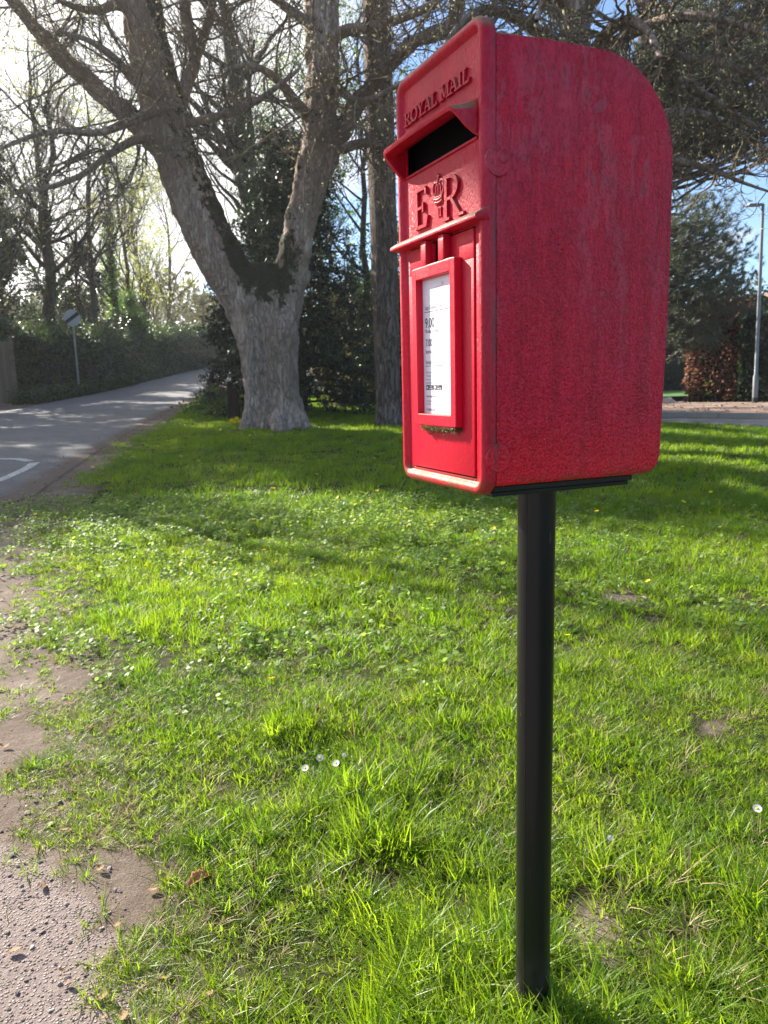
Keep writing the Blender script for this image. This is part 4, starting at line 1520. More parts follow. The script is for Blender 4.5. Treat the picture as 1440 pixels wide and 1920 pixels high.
def house():
    x0, x1, y0, y1 = 20.3, 28.0, 40.0, 49.0
    z = float(zg0(22, 44)) - .9
    t = thing('brick_house', 'house with pale gable and red tiled roof just showing at the right border', 'house', (x0, y0, z))
    ev, rg = 3.2, 6.2
    wx, dy = x1 - x0, y1 - y0
    bm = bmesh.new(); bm_prism(bm, [(0, -.3), (wx, -.3), (wx, ev), (wx / 2, rg), (0, ev)], 0, dy)
    bobj('wall', bm, flat_mat('cream_render', (.62, .57, .50), .9, .08, 3), t)
    tile = flat_mat('red_roof_tiles', (.26, .10, .065), .85, .25, 18)
    s = (rg - ev) / (wx / 2)
    for sgn in (0, 1):
        bm = bmesh.new()
        pts = [(-.4, ev - .4 * s + .02), (wx / 2 - .003, rg + .017), (wx / 2 - .003, rg + .17), (-.4, ev - .4 * s + .17)]
        if sgn:
            pts = [(wx - p[0], p[1]) for p in pts]
        bm_prism(bm, pts, -.25, dy + .25)
        bobj('roof', bm, tile, t)
        bm = bmesh.new()
        pts = [(-.42, ev - .42 * s - .16), (wx / 2 - .004, rg - .16), (wx / 2 - .004, rg + .01), (-.42, ev - .42 * s + .01)]
        if sgn:
            pts = [(wx - p[0], p[1]) for p in pts]
        bm_prism(bm, pts, -.3, -.253)
        bobj('bargeboard', bm, flat_mat('white_board', (.78, .77, .75), .5, .03, 4), t)
    for wx_ in (1.6, 4.9):
        for wz in (.9, 3.2) if wx_ < 3 else (.9,):
            bm = bmesh.new(); bm_box(bm, wx_, wx_ + 1.3, -.05, .02, wz, wz + 1.15, .01, 1)
            w = bobj('window', bm, flat_mat('window_frame_white', (.75, .75, .74), .4, .03, 4), t)
            for q in (0, 1):
                bm = bmesh.new(); bm_box(bm, wx_ + .07 + q * .6, wx_ + .63 + q * .6, -.056, -.0505, wz + .08, wz + 1.07)
                bobj('pane', bm, flat_mat('window_glass', (.03, .035, .04), .08, .05, 2, .8), w)


house()


def gate_posts():
    m = bark_mat('old_dark_post', (.03, .026, .02), (.09, .075, .055), (.03, .04, .015), 3, .8)
    for i, (px, py, h, lab) in enumerate(((431, 765, .78, 'taller dark wooden post beside the spruce and the lane'), (444, 768, .66, 'shorter dark wooden post touching the side of the twin stemmed tree'))):
        p = W(px, py, 16.2)
        z = float(zg(p[0], p[1]))
        bm = bmesh.new()
        bm_box(bm, -.06, .06, -.06, .06, -.2, h, .012, 2)
        o = bobj('wooden_post', bm, m)
        set_moss(o, np.zeros(len(o.data.vertices)))
        o.location = (p[0], p[1], z)
        o.rotation_euler = (.02, .03 - .05 * i, .3)
        tag(o, lab, 'post', 'old posts by the lane')


gate_posts()


def dogwood():
    rng = np.random.default_rng(3)
    p = W(415, 760, 17.4)
    z = float(zg(p[0], p[1]))
    t = thing('dogwood_shrub', 'clump of thin bare reddish stems beside the lane left of the spruce', 'shrub', (p[0], p[1], z))
    m = flat_mat('reddish_stem', (.12, .06, .045), .7, .2, 20)
    for i in range(9):
        a = np.array([rng.uniform(-.12, .28), rng.uniform(-.15, .15), -.03])
        top = a + np.array([rng.uniform(-.55, -.2), rng.uniform(-.2, .2), rng.uniform(.7, 1.05)])
        mid = (a + top) / 2 + rng.normal(size=3) * .03
        bm = bmesh.new(); bm_tube(bm, [a, mid, top], [.011, .009, .004], 6)
        bobj('stem', bm, m, t, True)


dogwood()


def white_flower_clump():
    p = G(431, 776)
    t = thing('white_flower', 'small white flower between the posts and the twin stemmed tree', 'flower', tuple(p))
    rng = np.random.default_rng(9)
    wm = leaf_mat('white_petal', (.72, .72, .68), (.85, .85, .82), .3, (.8, .8, .75))
    bm = bmesh.new(); bm_tube(bm, [(0, 0, -.02), (.01, 0, .1), (.0, 0, .2)], [.006, .005, .004], 6)
    bobj('stem', bm, IVY_BR, t)
    for k in range(5):
        a = k * 1.256
        u = np.array([math.cos(a), math.sin(a), .45]); v = np.array([-math.sin(a), math.cos(a), 0])
        c = np.array([0, 0, .2])
        V = [c, c + u * .05 + v * .03, c + u * .1, c + u * .05 - v * .03]
        mobj('petal', V, [np.array([[0, 1, 2, 3]])], wm, t)


white_flower_clump()

# ================================================================== THE POST BOX
def red_paint(name, fade=.5, grime=.5, crackle=1.0, bright=1.0, streak=.5, spec=.5):
    k = NT(name)
    co = k.coord('Object')
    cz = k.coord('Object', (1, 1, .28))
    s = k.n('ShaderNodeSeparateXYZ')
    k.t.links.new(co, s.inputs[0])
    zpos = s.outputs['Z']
    grain = k.noise(k.coord('Object', (1, 1, .10)), 46, 7, .72)
    blot = k.noise(co, 6.5, 5, .62, .4)
    base = k.mix(k.rng(grain, .34, .66), (.24 * bright, .003, .016), (.62 * bright, .009, .044))
    base = k.mix(1 - streak, base, (.56 * bright, .006, .027))
    low = k.rng(zpos, .13, .02)  # bounce light from the grass, painted in as brighter red low down
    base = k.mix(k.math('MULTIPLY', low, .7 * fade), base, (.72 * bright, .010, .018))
    # chalky fading towards the weathered head, breaking up along the grain
    topm = k.rng(zpos, .08, .50, .12, 1.0)
    fsum = k.math('ADD', k.math('MULTIPLY', blot, .9), k.math('MULTIPLY', grain, .45))
    fd = k.math('MULTIPLY', k.rng(fsum, .60, .86), topm)
    c = k.mix(k.math('MULTIPLY', fd, fade * .55), base, (.46, .060, .095))
    # flaked layers with crisp edges
    fl_n = k.noise(k.coord('Object', (1, 1, .42)), 30, 7, .66, .9)
    win = k.math('MULTIPLY', k.rng(k.noise(co, 5.2, 3, .5), .47, .57), k.rng(zpos, .12, .30, .25, 1.0))
    flake = k.math('MULTIPLY', k.rng(fl_n, .51, .525), win)
    c = k.mix(k.math('MULTIPLY', flake, fade * .36), c, k.mix(k.noise(co, 18, 3), (.58, .070, .10), (.42, .11, .14)))
    nv = fl_n
    if fade > .9:
        # the larger peeled places on the flank
        for y0, z0_, hy, hz, th in ((.188, .425, .034, .085, .47), (.255, .445, .022, .05, .50), (.135, .535, .075, .035, .52)):
            dy = k.math('ABSOLUTE', k.math('SUBTRACT', s.outputs['Y'], y0))
            dz = k.math('ABSOLUTE', k.math('SUBTRACT', zpos, z0_))
            wn_ = k.math('MULTIPLY', k.rng(dy, hy, hy * .5), k.rng(dz, hz, hz * .5))
            pl = k.math('MULTIPLY', k.rng(k.noise(k.coord('Object', (1, 1, .38)), 34, 7, .68, .7), th, th + .02), k.rng(wn_, .25, .45))
            c = k.mix(k.math('MULTIPLY', pl, .55), c, k.mix(k.rng(k.noise(co, 30, 4), .48, .60), (.60, .060, .085), (.36, .085, .11)))
    st = k.rng(k.noise(k.coord('Object', (1, 1, .05)), 70, 5, .75), .50, .70)
    c = k.mix(k.math('MULTIPLY', st, streak * .5), c, (.16, .006, .014))
    fine = k.noise(k.coord('Object', (1, 1, .5)), 260, 3, .6)
    c = k.mix(k.rng(fine, .48, .64, 0, .75 * streak), c, (.11, .004, .011))
    c = k.mix(k.rng(fine, .46, .34, 0, .35 * streak), c, (.60, .075, .11))
    # brown-green dirt lying on upward faces and ledges
    up = k.upness()
    gm = k.math('MULTIPLY', k.rng(up, .08, .55), k.rng(k.noise(co, 60, 5, .7), .25, .6))
    c = k.mix(k.math('MULTIPLY', gm, grime), c, k.mix(k.noise(co, 130, 3), (.10, .065, .035), (.30, .20, .12)))
    # chips down to grey-brown metal
    ch = k.math('MULTIPLY', k.rng(k.noise(co, 70, 4, .6), .70, .73), k.rng(k.noise(co, 11, 2), .56, .66))
    c = k.mix(ch, c, (.16, .12, .095))
    # dirt gathered along the back edge of the front casting
    yb_ = k.math('MULTIPLY', k.rng(s.outputs['Y'], .009, .020), k.rng(s.outputs['Y'], .0225, .0215))
    c = k.mix(k.math('MULTIPLY', k.math('MULTIPLY', yb_, k.rng(k.noise(k.coord('Object', (1, 1, .25)), 48, 5, .7), .42, .62)), grime * .75), c, (.11, .052, .042))
    edge_d = k.math('MULTIPLY', k.rng(zpos, .030, .013), k.rng(k.noise(co, 35, 4, .7), .35, .6))
    c = k.mix(k.math('MULTIPLY', edge_d, grime * .7), c, (.10, .07, .03))
    # crackled skin
    cr = k.voro(k.coord('Object', (1, 1, .7)), 300, 'F1')
    crk = k.rng(cr, .75, .35)
    peb = k.noise(k.coord('Object', (1, 1, .8)), 120, 4, .65)
    h = k.math('ADD', k.math('MULTIPLY', crk, .30 * crackle), k.math('ADD', k.math('MULTIPLY', peb, .9), k.math('MULTIPLY', grain, .5)))
    h = k.math('ADD', h, k.math('MULTIPLY', flake, -.25))
    rough = k.math('ADD', .36, k.math('MULTIPLY', fd, .25))
    rough = k.math('ADD', rough, k.math('MULTIPLY', gm, .3))
    return k.principled(c, rough, k.bump(h, .8 * crackle, .0030), spec).done()


def post_box():
    w2, H, D, RIM = .1314, .608, .3115, .0214
    PD, LP = .1765, .975
    Rm = Matrix(((0.39358317, 0.91921902, 0.01134392), (-0.91926674, 0.39362957, -0.00210435), (-0.00639966, -0.00959985, 0.99993344)))
    axis = Rm @ Vector((0, 0, 1))
    top = Vector((.24656, 1.22208, -.15785 + CAM_H))
    t = thing('post_box', 'weathered red cast iron post box on a black pole in the grass', 'post box')
    t.matrix_world = Matrix.Translation(top - axis * LP) @ Rm.to_4x4()

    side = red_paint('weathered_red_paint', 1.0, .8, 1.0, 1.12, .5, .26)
    front = red_paint('front_red_paint', .45, 1.0, .42, .95, .35, .3)
    doorp = red_paint('door_red_paint', .12, .6, .3, 1.0, .12, .3)
    kp = NT('black_pole_paint')
    cp = kp.coord('Object', (1, 1, .3))
    scr = kp.rng(kp.noise(kp.coord('Object', (1, 1, .12)), 120, 3, .6), .70, .74)
    spk = kp.rng(kp.noise(kp.coord(), 260, 3, .6), .70, .76)
    pc_ = kp.mix(kp.noise(cp, 18, 4), (.005, .0055, .005), (.011, .011, .0105))
    pc_ = kp.mix(kp.math('MULTIPLY', kp.math('MAXIMUM', scr, spk), .5), pc_, (.12, .12, .11))
    sz_ = kp.n('ShaderNodeSeparateXYZ'); kp.t.links.new(kp.coord(), sz_.inputs[0])
    mud = kp.math('MULTIPLY', kp.rng(sz_.outputs['Z'], -.78, -.97), kp.rng(kp.noise(cp, 30, 5, .7), .35, .65))
    pc_ = kp.mix(kp.math('MULTIPLY', mud, .6), pc_, (.07, .055, .04))
    blackp = kp.principled(pc_, kp.math('ADD', .32, kp.math('MULTIPLY', mud, .5)), kp.bump(kp.noise(cp, 60, 4), .12, .002), .35).done()
    dark = flat_mat('black_void', (.004, .004, .005), .9, .1, 10, .1)
    OFF = (0, -PD, LP)

    def part(o):
        o.location = OFF
        return o

    # shell
    prof = [(RIM + .0004, .012), (D - .028, .012), (D - .014, .0155), (D - .004, .026), (D, .04), (D + .003, .25), (D + .002, .44)]
    for a in np.linspace(8, 90, 12):
        prof.append((.185 + .1285 * math.cos(R_(a)), .452 + .134 * math.sin(R_(a))))
    prof += [(.10, .5865), (RIM + .0004, .5865)]
    bm = bmesh.new()
    n = len(prof)
    xs = .1285
    A = [bm.verts.new((-xs, p[0], p[1])) for p in prof]
    Bv = [bm.verts.new((xs, p[0], p[1])) for p in prof]
    fa = bm.faces.new(A); fb = bm.faces.new(Bv[::-1])
    for i in range(n):
        bm.faces.new((A[i], Bv[i], Bv[(i + 1) % n], A[(i + 1) % n]))
    es = [e for f in (fa, fb) for e in f.edges if not (abs(e.verts[0].co.y - RIM) < .002 and abs(e.verts[1].co.y - RIM) < .003)]
    bmesh.ops.bevel(bm, geom=es, offset=.0065, segments=4, affect='EDGES', profile=.5)
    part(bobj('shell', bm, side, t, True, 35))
    # seam between the casting and the shell
    bm = bmesh.new(); bm_box(bm, -.1265, .1265, RIM - .001, RIM + .002, .016, .583)
    part(bobj('seam', bm, dark, t))

    # rim: rounded bead round the front
    def rrect(inset, nc=8, r0=.026):
        hw, z0, z1 = w2 - inset, 0 + inset, H - inset
        r = max(r0 - inset, .004)
        out = []
        for cx_, cz_, a0 in ((hw - r, z1 - r, 0), (-hw + r, z1 - r, 90), (-hw + r, z0 + r, 180), (hw - r, z0 + r, 270)):
            for k in range(nc + 1):
                a = R_(a0 + 90 * k / nc)
                out.append((cx_ + r * math.cos(a), cz_ + r * math.sin(a)))
        return out
    bead = [(.004, RIM), (.0005, RIM - .002), (0, RIM - .006), (0, .0075), (.001, .004), (.0032, .0015), (.0062, .0002), (.0095, .0), (.0125, .0012), (.0152, .004), (.017, .0072), (.0188, .0086), (.021, .0092)]
    loops = []
    bm = bmesh.new()
    for ins, y in bead:
        loops.append([bm.verts.new((x, y, z)) for x, z in rrect(ins)])
    m = len(loops[0])
    for a, b in zip(loops, loops[1:]):
        for k in range(m):
            bm.faces.new((a[k], a[(k + 1) % m], b[(k + 1) % m], b[k]))
    part(bobj('rim', bm, front, t, True, 50))

    # recessed front with the posting slot cut through it
    yp = .0080
    bm = bmesh.new()
    pw = .1135
    for x0, x1, z0, z1 in ((-pw, pw, .509, .5905), (-pw, -.104, .4665, .509), (.104, pw, .4665, .509), (-pw, pw, .358, .4665)):
        vs_ = [bm.verts.new(c) for c in ((x0, yp, z0), (x1, yp, z0), (x1, yp, z1), (x0, yp, z1))]
        bm.faces.new(vs_)
    bmesh.ops.remove_doubles(bm, verts=bm.verts, dist=1e-5)
    part(bobj('front_plate', bm, front, t))
    bm = bmesh.new()
    bm_box(bm, -.106, .106, yp + .002, .14, .46, .512)
    for f in list(bm.faces):
        c = f.calc_center_median()
        if c.y < yp + .01:
            bm.faces.remove(f)
    part(bobj('posting_slot', bm, dark, t))
    # lower frame round the door
    bm = bmesh.new()
    dx, dz0, dz1 = .0985, .0240, .356
    for x0, x1, z0, z1 in ((-pw, -dx - .0016, .0175, .3582), (dx + .0016, pw, .0175, .3582), (-dx - .0016, dx + .0016, .0175, dz0 - .0016)):
        bm_box(bm, x0, x1, .0072, .014, z0, z1, .0012, 2)
    part(bobj('door_surround', bm, front, t, True, 40))
    bm = bmesh.new(); bm_box(bm, -pw, pw, .0152, .0160, .0175, .358)
    part(bobj('inner_plate', bm, dark, t))

    # hood over the slot
    def hood_pts():
        out = []
        mouth = [(-.1135, .0045, .4655), (-.1125, -.0035, .4700), (-.1105, -.0125, .4770), (-.1092, -.0215, .4860), (-.108, -.0285, .4935), (-.104, -.0315, .4975), (-.098, -.0322, .4988)]
        root = [(-.1145, .0085, .4655), (-.1145, .0085, .4745), (-.1145, .0085, .483), (-.1145, .0085, .492), (-.1135, .0085, .502), (-.110, .0085, .508), (-.104, .0085, .511)]
        mx = mouth + [(-.05, -.0328, .4996), (0, -.033, .4998), (.05, -.0328, .4996)] + [(-p[0], p[1], p[2]) for p in mouth[::-1]]
        rx = root + [(-.05, .0085, .5125), (0, .0085, .513), (.05, .0085, .5125)] + [(-p[0], p[1], p[2]) for p in root[::-1]]
        return mx, rx
    mx, rx = hood_pts()
    bm = bmesh.new()
    rows = []
    for q in (0.0, .06, .35, .7, 1.0):
        row = []
        for a, b in zip(mx, rx):
            p = Vector(a).lerp(Vector(b), q)
            if .2 < q < .9:
                p.z -= .0018 * math.sin(math.pi * q)
            row.append(bm.verts.new(p))
        rows.append(row)
    for a, b in zip(rows, rows[1:]):
        for k in range(len(a) - 1):
            bm.faces.new((a[k], a[k + 1], b[k + 1], b[k]))
    ho = part(bobj('hood', bm, front, t, True, 60))
    so = ho.modifiers.new('thick', 'SOLIDIFY'); so.thickness = .0062; so.offset = 0
    bv = ho.modifiers.new('round', 'BEVEL'); bv.width = .0018; bv.segments = 2; bv.limit_method = 'ANGLE'
    # lower lip of the slot
    bm = bmesh.new(); bm_box(bm, -.108, .108, .0045, .020, .4635, .4672, .0012, 2)
    part(bobj('slot_lip', bm, front, t, True, 40))

    # drip ledge above the door
    bm = bmesh.new()
    prof2 = [(.0095, .3775), (.002, .3745), (-.0055, .3705), (-.0115, .3668), (-.0128, .3640), (-.0120, .3615), (-.0095, .3606), (-.004, .3602), (.0095, .3598)]
    ends = []
    for x, sc in ((-.1345, .75), (-.133, 1), (.133, 1), (.1345, .75)):
        ends.append([bm.verts.new((x, .0095 + (p[0] - .0095) * sc, .367 + (p[1] - .367) * sc)) for p in prof2])
    for a, b in zip(ends, ends[1:]):
        for k in range(len(a)):
            bm.faces.new((a[k], a[(k + 1) % len(a)], b[(k + 1) % len(a)], b[k]))
    bm.faces.new(ends[0]); bm.faces.new(ends[-1][::-1])
    part(bobj('ledge', bm, front, t, True, 45))

    # door with notice holder
    bm = bmesh.new()
    # door leaf with the slot for the plate left open
    for x0, x1, z0, z1 in ((-dx, -.019, .318, dz1), (.019, dx, .318, dz1), (-dx, dx, dz0, .318)):
        bm_box(bm, x0, x1, .0050, .0145, z0, z1, .0009, 2)
    door = part(bobj('door', bm, doorp, t, True, 40))

    def dpart(o):
        o.parent = door
        return o
    bm = bmesh.new()
    fx, fz0, fz1, fy = .0672, .0920, .3235, -.0072
    ox, oz0, oz1 = .0535, .1085, .3065
    for x0, x1, z0, z1 in ((-fx, -ox, fz0, fz1), (ox, fx, fz0, fz1), (-ox, ox, fz0, oz0), (-ox, ox, oz1, fz1)):
        bm_box(bm, x0, x1, fy, .0052, z0, z1)
    bmesh.ops.remove_doubles(bm, verts=bm.verts, dist=1e-5)
    fr = dpart(bobj('notice_frame', bm, doorp))
    bv = fr.modifiers.new('round', 'BEVEL'); bv.width = .0014; bv.segments = 3; bv.limit_method = 'ANGLE'
    for sx in (-1, 1):
        bm = bmesh.new()
        a, b = sorted((sx * .0195, sx * .0355))
        bm_box(bm, a, b, -.0070, .0052, .3236, .3590, .0012, 2)
        dpart(bobj('slide_bar', bm, doorp, None, True, 40))
    bm = bmesh.new()
    bm_box(bm, -.019, .019, .0100, .0125, .3185, .358)
    dpart(bobj('slide_plate', bm, dark))
    bm = bmesh.new()
    bm_box(bm, -.0040, -.0022, .0060, .0098, .3240, .358)
    bm_box(bm, .0085, .0092, .0080, .0098, .3240, .358)
    dpart(bobj('slide_edge', bm, flat_mat('grey_plastic', (.25, .26, .27), .3, .1, 10)))
    # cleft moss under the notice holder
    rng = np.random.default_rng(14)
    M = 2600
    C = np.stack([rng.uniform(-.046, .066, M), rng.uniform(-.0065, .0045, M), .0915 - np.abs(rng.normal(size=M)) * .0035], 1)
    mb = Bag()
    mb.add(*leafquads(rng, C, .0036, .35))
    mo = dpart(mb.build('moss', leaf_mat('dry_moss', (.05, .042, .012), (.15, .125, .04), .3)))
    mo['kind'] = 'stuff'

    # raised lettering
    lbm = bmesh.new()
    cnt = [0]

    def stroke(bm, x0, z0, x1, z1, wd, y0=yp - .0035, y1=yp + .001, sheared=True):
        """flat stroke from (x0,z0) to (x1,z1), width measured along x when steep"""
        cnt[0] += 1
        j = (cnt[0] % 7) * .00006
        if abs(z1 - z0) > abs(x1 - x0) * .5 and sheared:
            p = [(x0 - wd / 2, z0), (x0 + wd / 2, z0), (x1 + wd / 2, z1), (x1 - wd / 2, z1)]
        else:
            d = math.hypot(x1 - x0, z1 - z0)
            nx_, nz_ = -(z1 - z0) / d * wd / 2, (x1 - x0) / d * wd / 2
            p = [(x0 + nx_, z0 + nz_), (x0 - nx_, z0 - nz_), (x1 - nx_, z1 - nz_), (x1 + nx_, z1 + nz_)]
        bm_prism(bm, p, y0 + j, y1)

    def arc(bm, cx_, cz_, rx_, rz_, a0, a1, w0, w1, n=10, **kw):
        ps = []
        for k in range(n + 1):
            a = R_(a0 + (a1 - a0) * k / n)
            ps.append((cx_ + rx_ * math.cos(a), cz_ + rz_ * math.sin(a), w0 + (w1 - w0) * abs(math.cos(a))))
        for a, b in zip(ps, ps[1:]):
            cnt[0] += 1
            j = (cnt[0] % 7) * .00006
            d = math.hypot(b[0] - a[0], b[1] - a[1]) or 1
            ux, uz = (b[0] - a[0]) / d, (b[1] - a[1]) / d
            q = [(a[0] - uz * a[2] / 2 - ux * .0002, a[1] + ux * a[2] / 2 - uz * .0002), (a[0] + uz * a[2] / 2 - ux * .0002, a[1] - ux * a[2] / 2 - uz * .0002),
                 (b[0] + uz * b[2] / 2 + ux * .0002, b[1] - ux * b[2] / 2 + uz * .0002), (b[0] - uz * b[2] / 2 + ux * .0002, b[1] + ux * b[2] / 2 + uz * .0002)]
            bm_prism(bm, q, kw.get('y0', yp - .0035) + j, kw.get('y1', yp + .001))

    def letter(bm, ch, x, z, w, h, tk, **kw):
        """serif capitals; tk: thick stroke, thin is 0.55 of it"""
        tn = tk * .55
        sf = tk * 1.9
        S = lambda a, b, c, d, e, **k2: stroke(bm, x + a * w, z + b * h, x + c * w, z + d * h, e, **{**kw, **k2})

        def serif(px, pz):
            stroke(bm, x + px * w - sf * .7, z + pz * h, x + px * w + sf * .7, z + pz * h, tn * .9, **kw)
        if ch == 'R':
            S(.18, 0, .18, 1, tk); serif(.18, .02); serif(.18, .98)
            arc(bm, x + .36 * w, z + .73 * h, .42 * w, .25 * h, 90, -90, tn, tk, 12, **kw)
            S(.18, .98, .38, .98, tn); S(.18, .48, .38, .48, tn)
            S(.45, .48, .92, .02, tk); serif(.95, .02)
        elif ch == 'O':
            arc(bm, x + .5 * w, z + .5 * h, .46 * w, .48 * h, 0, 360, tn, tk, 22, **kw)
        elif ch == 'Y':
            S(.5, 0, .5, .48, tk); S(.5, .46, .1, 1, tk); S(.5, .46, .9, 1, tn); serif(.5, .02); serif(.1, .98); serif(.9, .98)
        elif ch == 'A':
            S(.08, 0, .5, 1, tn); S(.5, 1, .92, 0, tk); S(.25, .36, .75, .36, tn); serif(.08, .02); serif(.92, .02)
        elif ch == 'L':
            S(.2, 0, .2, 1, tk); serif(.2, .98); S(.1, .03, .9, .03, tn * 1.2); S(.88, 0, .92, .26, tn * 1.2)
        elif ch == 'M':
            S(.1, 0, .14, 1, tn); S(.14, 1, .5, .08, tk); S(.5, .08, .86, 1, tn); S(.9, 0, .86, 1, tk); serif(.1, .02); serif(.9, .02); serif(.12, .98); serif(.88, .98)
        elif ch == 'I':
            S(.5, 0, .5, 1, tk); serif(.5, .02); serif(.5, .98)
        elif ch == 'E':
            S(.2, 0, .2, 1, tk); S(.05, .97, .85, .97, tn * 1.1); S(.84, 1, .88, .80, tn * 1.1); S(.2, .51, .66, .51, tn); S(.66, .39, .66, .63, tn)
            S(.05, .03, .88, .03, tn * 1.2); S(.86, 0, .97, .26, tn * 1.2)
    adv = dict(R=.0215, O=.0235, Y=.0205, A=.0225, L=.0195, M=.0265, I=.0125)
    x = -.1035
    for ch in 'ROYAL MAIL':
        if ch == ' ':
            x += .0085
            continue
        letter(lbm, ch, x, .5385, adv[ch] * .88, .0182, .0043, y0=yp - .0048)
        x += adv[ch]
    let = part(bobj('raised_lettering', lbm, front, t))
    # monogram: E, crown, R and numeral
    bm = bmesh.new(); letter(bm, 'E', -.0775, .3835, .044, .056, .0072, y0=yp - .0045)
    part(bobj('letter_e', bm, front, t))
    bm = bmesh.new(); letter(bm, 'R', .0145, .3795, .052, .057, .0072, y0=yp - .0045)
    part(bobj('letter_r', bm, front, t))
    bm = bmesh.new()
    for sx in (-.0035, .0035):
        stroke(bm, sx, .3895, sx, .4015, .0024, y0=yp - .0022)
        for zz in (.3899, .4011):
            stroke(bm, sx - .0026, zz, sx + .0026, zz, .0012, y0=yp - .0022)
    part(bobj('numeral', bm, front, t))
    bm = bmesh.new()

    sil = [(-.0120, .4062), (.0120, .4062), (.0128, .4175), (.0165, .4245), (.0175, .4315), (.0145, .4385), (.0080, .4395), (.0030, .4365), (-.0030, .4365), (-.0080, .4395), (-.0145, .4385), (-.0175, .4315), (-.0165, .4245), (-.0128, .4175)]
    bm_prism(bm, sil, yp - .0016, yp + .001)

    def bead_line(pts, r, flat=.8):
        bm_tube(bm, [(p[0], yp - .0020, p[1]) for p in pts], r, 8)
    for k, (zz, hw) in enumerate(((.4085, .0115), (.4125, .0122), (.4160, .0130))):
        bead_line([(-hw, zz + .0018), (-hw * .5, zz + .0002), (0, zz - .0004), (hw * .5, zz + .0002), (hw, zz + .0018)], .0019 if k != 1 else .0026)
    for sx in (-1, 1):
        bead_line([(sx * .0125, .4175), (sx * .0160, .4245), (sx * .0165, .4310), (sx * .0135, .4365), (sx * .0080, .4375), (sx * .0025, .4345)], .0019)
        bead_line([(sx * .0055, .4180), (sx * .0075, .4240), (sx * .0070, .4300), (sx * .0030, .4340)], .0015)
        bead_line([(sx * .0100, .4185), (sx * .0100, .4225)], .0022)
    bead_line([(0, .418), (0, .4335)], .0017)
    bead_line([(0, .4345), (0, .4395)], .0028)
    bead_line([(0, .4400), (0, .4475)], .0014)
    bead_line([(-.0032, .4440), (.0032, .4440)], .0013)
    part(bobj('crown_emblem', bm, front, t, True, 50))

    # hinge lugs cast on the sides
    for sx in (1, -1):
        for zc_ in (.4325, .0520):
            bm = bmesh.new()
            bmesh.ops.create_cone(bm, cap_ends=True, segments=24, radius1=.0205, radius2=.0185, depth=.006, matrix=Matrix.Translation((sx * .1300, .0225, zc_)) @ Matrix.Rotation(sx * math.pi / 2, 4, 'Y'))
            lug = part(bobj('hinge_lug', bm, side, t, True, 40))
            bm = bmesh.new()
            bmesh.ops.create_uvsphere(bm, u_segments=10, v_segments=6, radius=.0042, matrix=Matrix.Translation((sx * .1330, .0305, zc_)) @ Matrix.Diagonal((.6, 1, 1, 1)))
            rv = bobj('rivet', bm, side, lug, True)
    # mounting plate and pole
    bm = bmesh.new()
    bm_box(bm, -.120, .120, .0235, .2650, .0035, .0115, .001, 1)
    bm_box(bm, -.116, .116, .0235, .2610, -.0035, .0030, .001, 1)
    part(bobj('mounting_plate', bm, blackp, t, True, 40))
    bm = bmesh.new()
    ns = 40
    bm_tube(bm, [(0, PD, -.004), (0, PD, -.3), (0, PD, -.6), (0, PD, -LP - .15)], .0302, ns)
    part(bobj('pole', bm, blackp, t, True, 50))
    bm = bmesh.new()
    a_ = R_(-65)
    bm_tube(bm, [(.0299 * math.cos(a_), PD + .0299 * math.sin(a_), -.0045), (.0299 * math.cos(a_), PD + .0299 * math.sin(a_), -LP - .1)], .0009, 6)
    part(bobj('weld_seam', bm, blackp, t, True, 50))
    return t, Rm, top - axis * LP, OFF


BOX, BOXR, BOXP, BOXOFF = post_box()


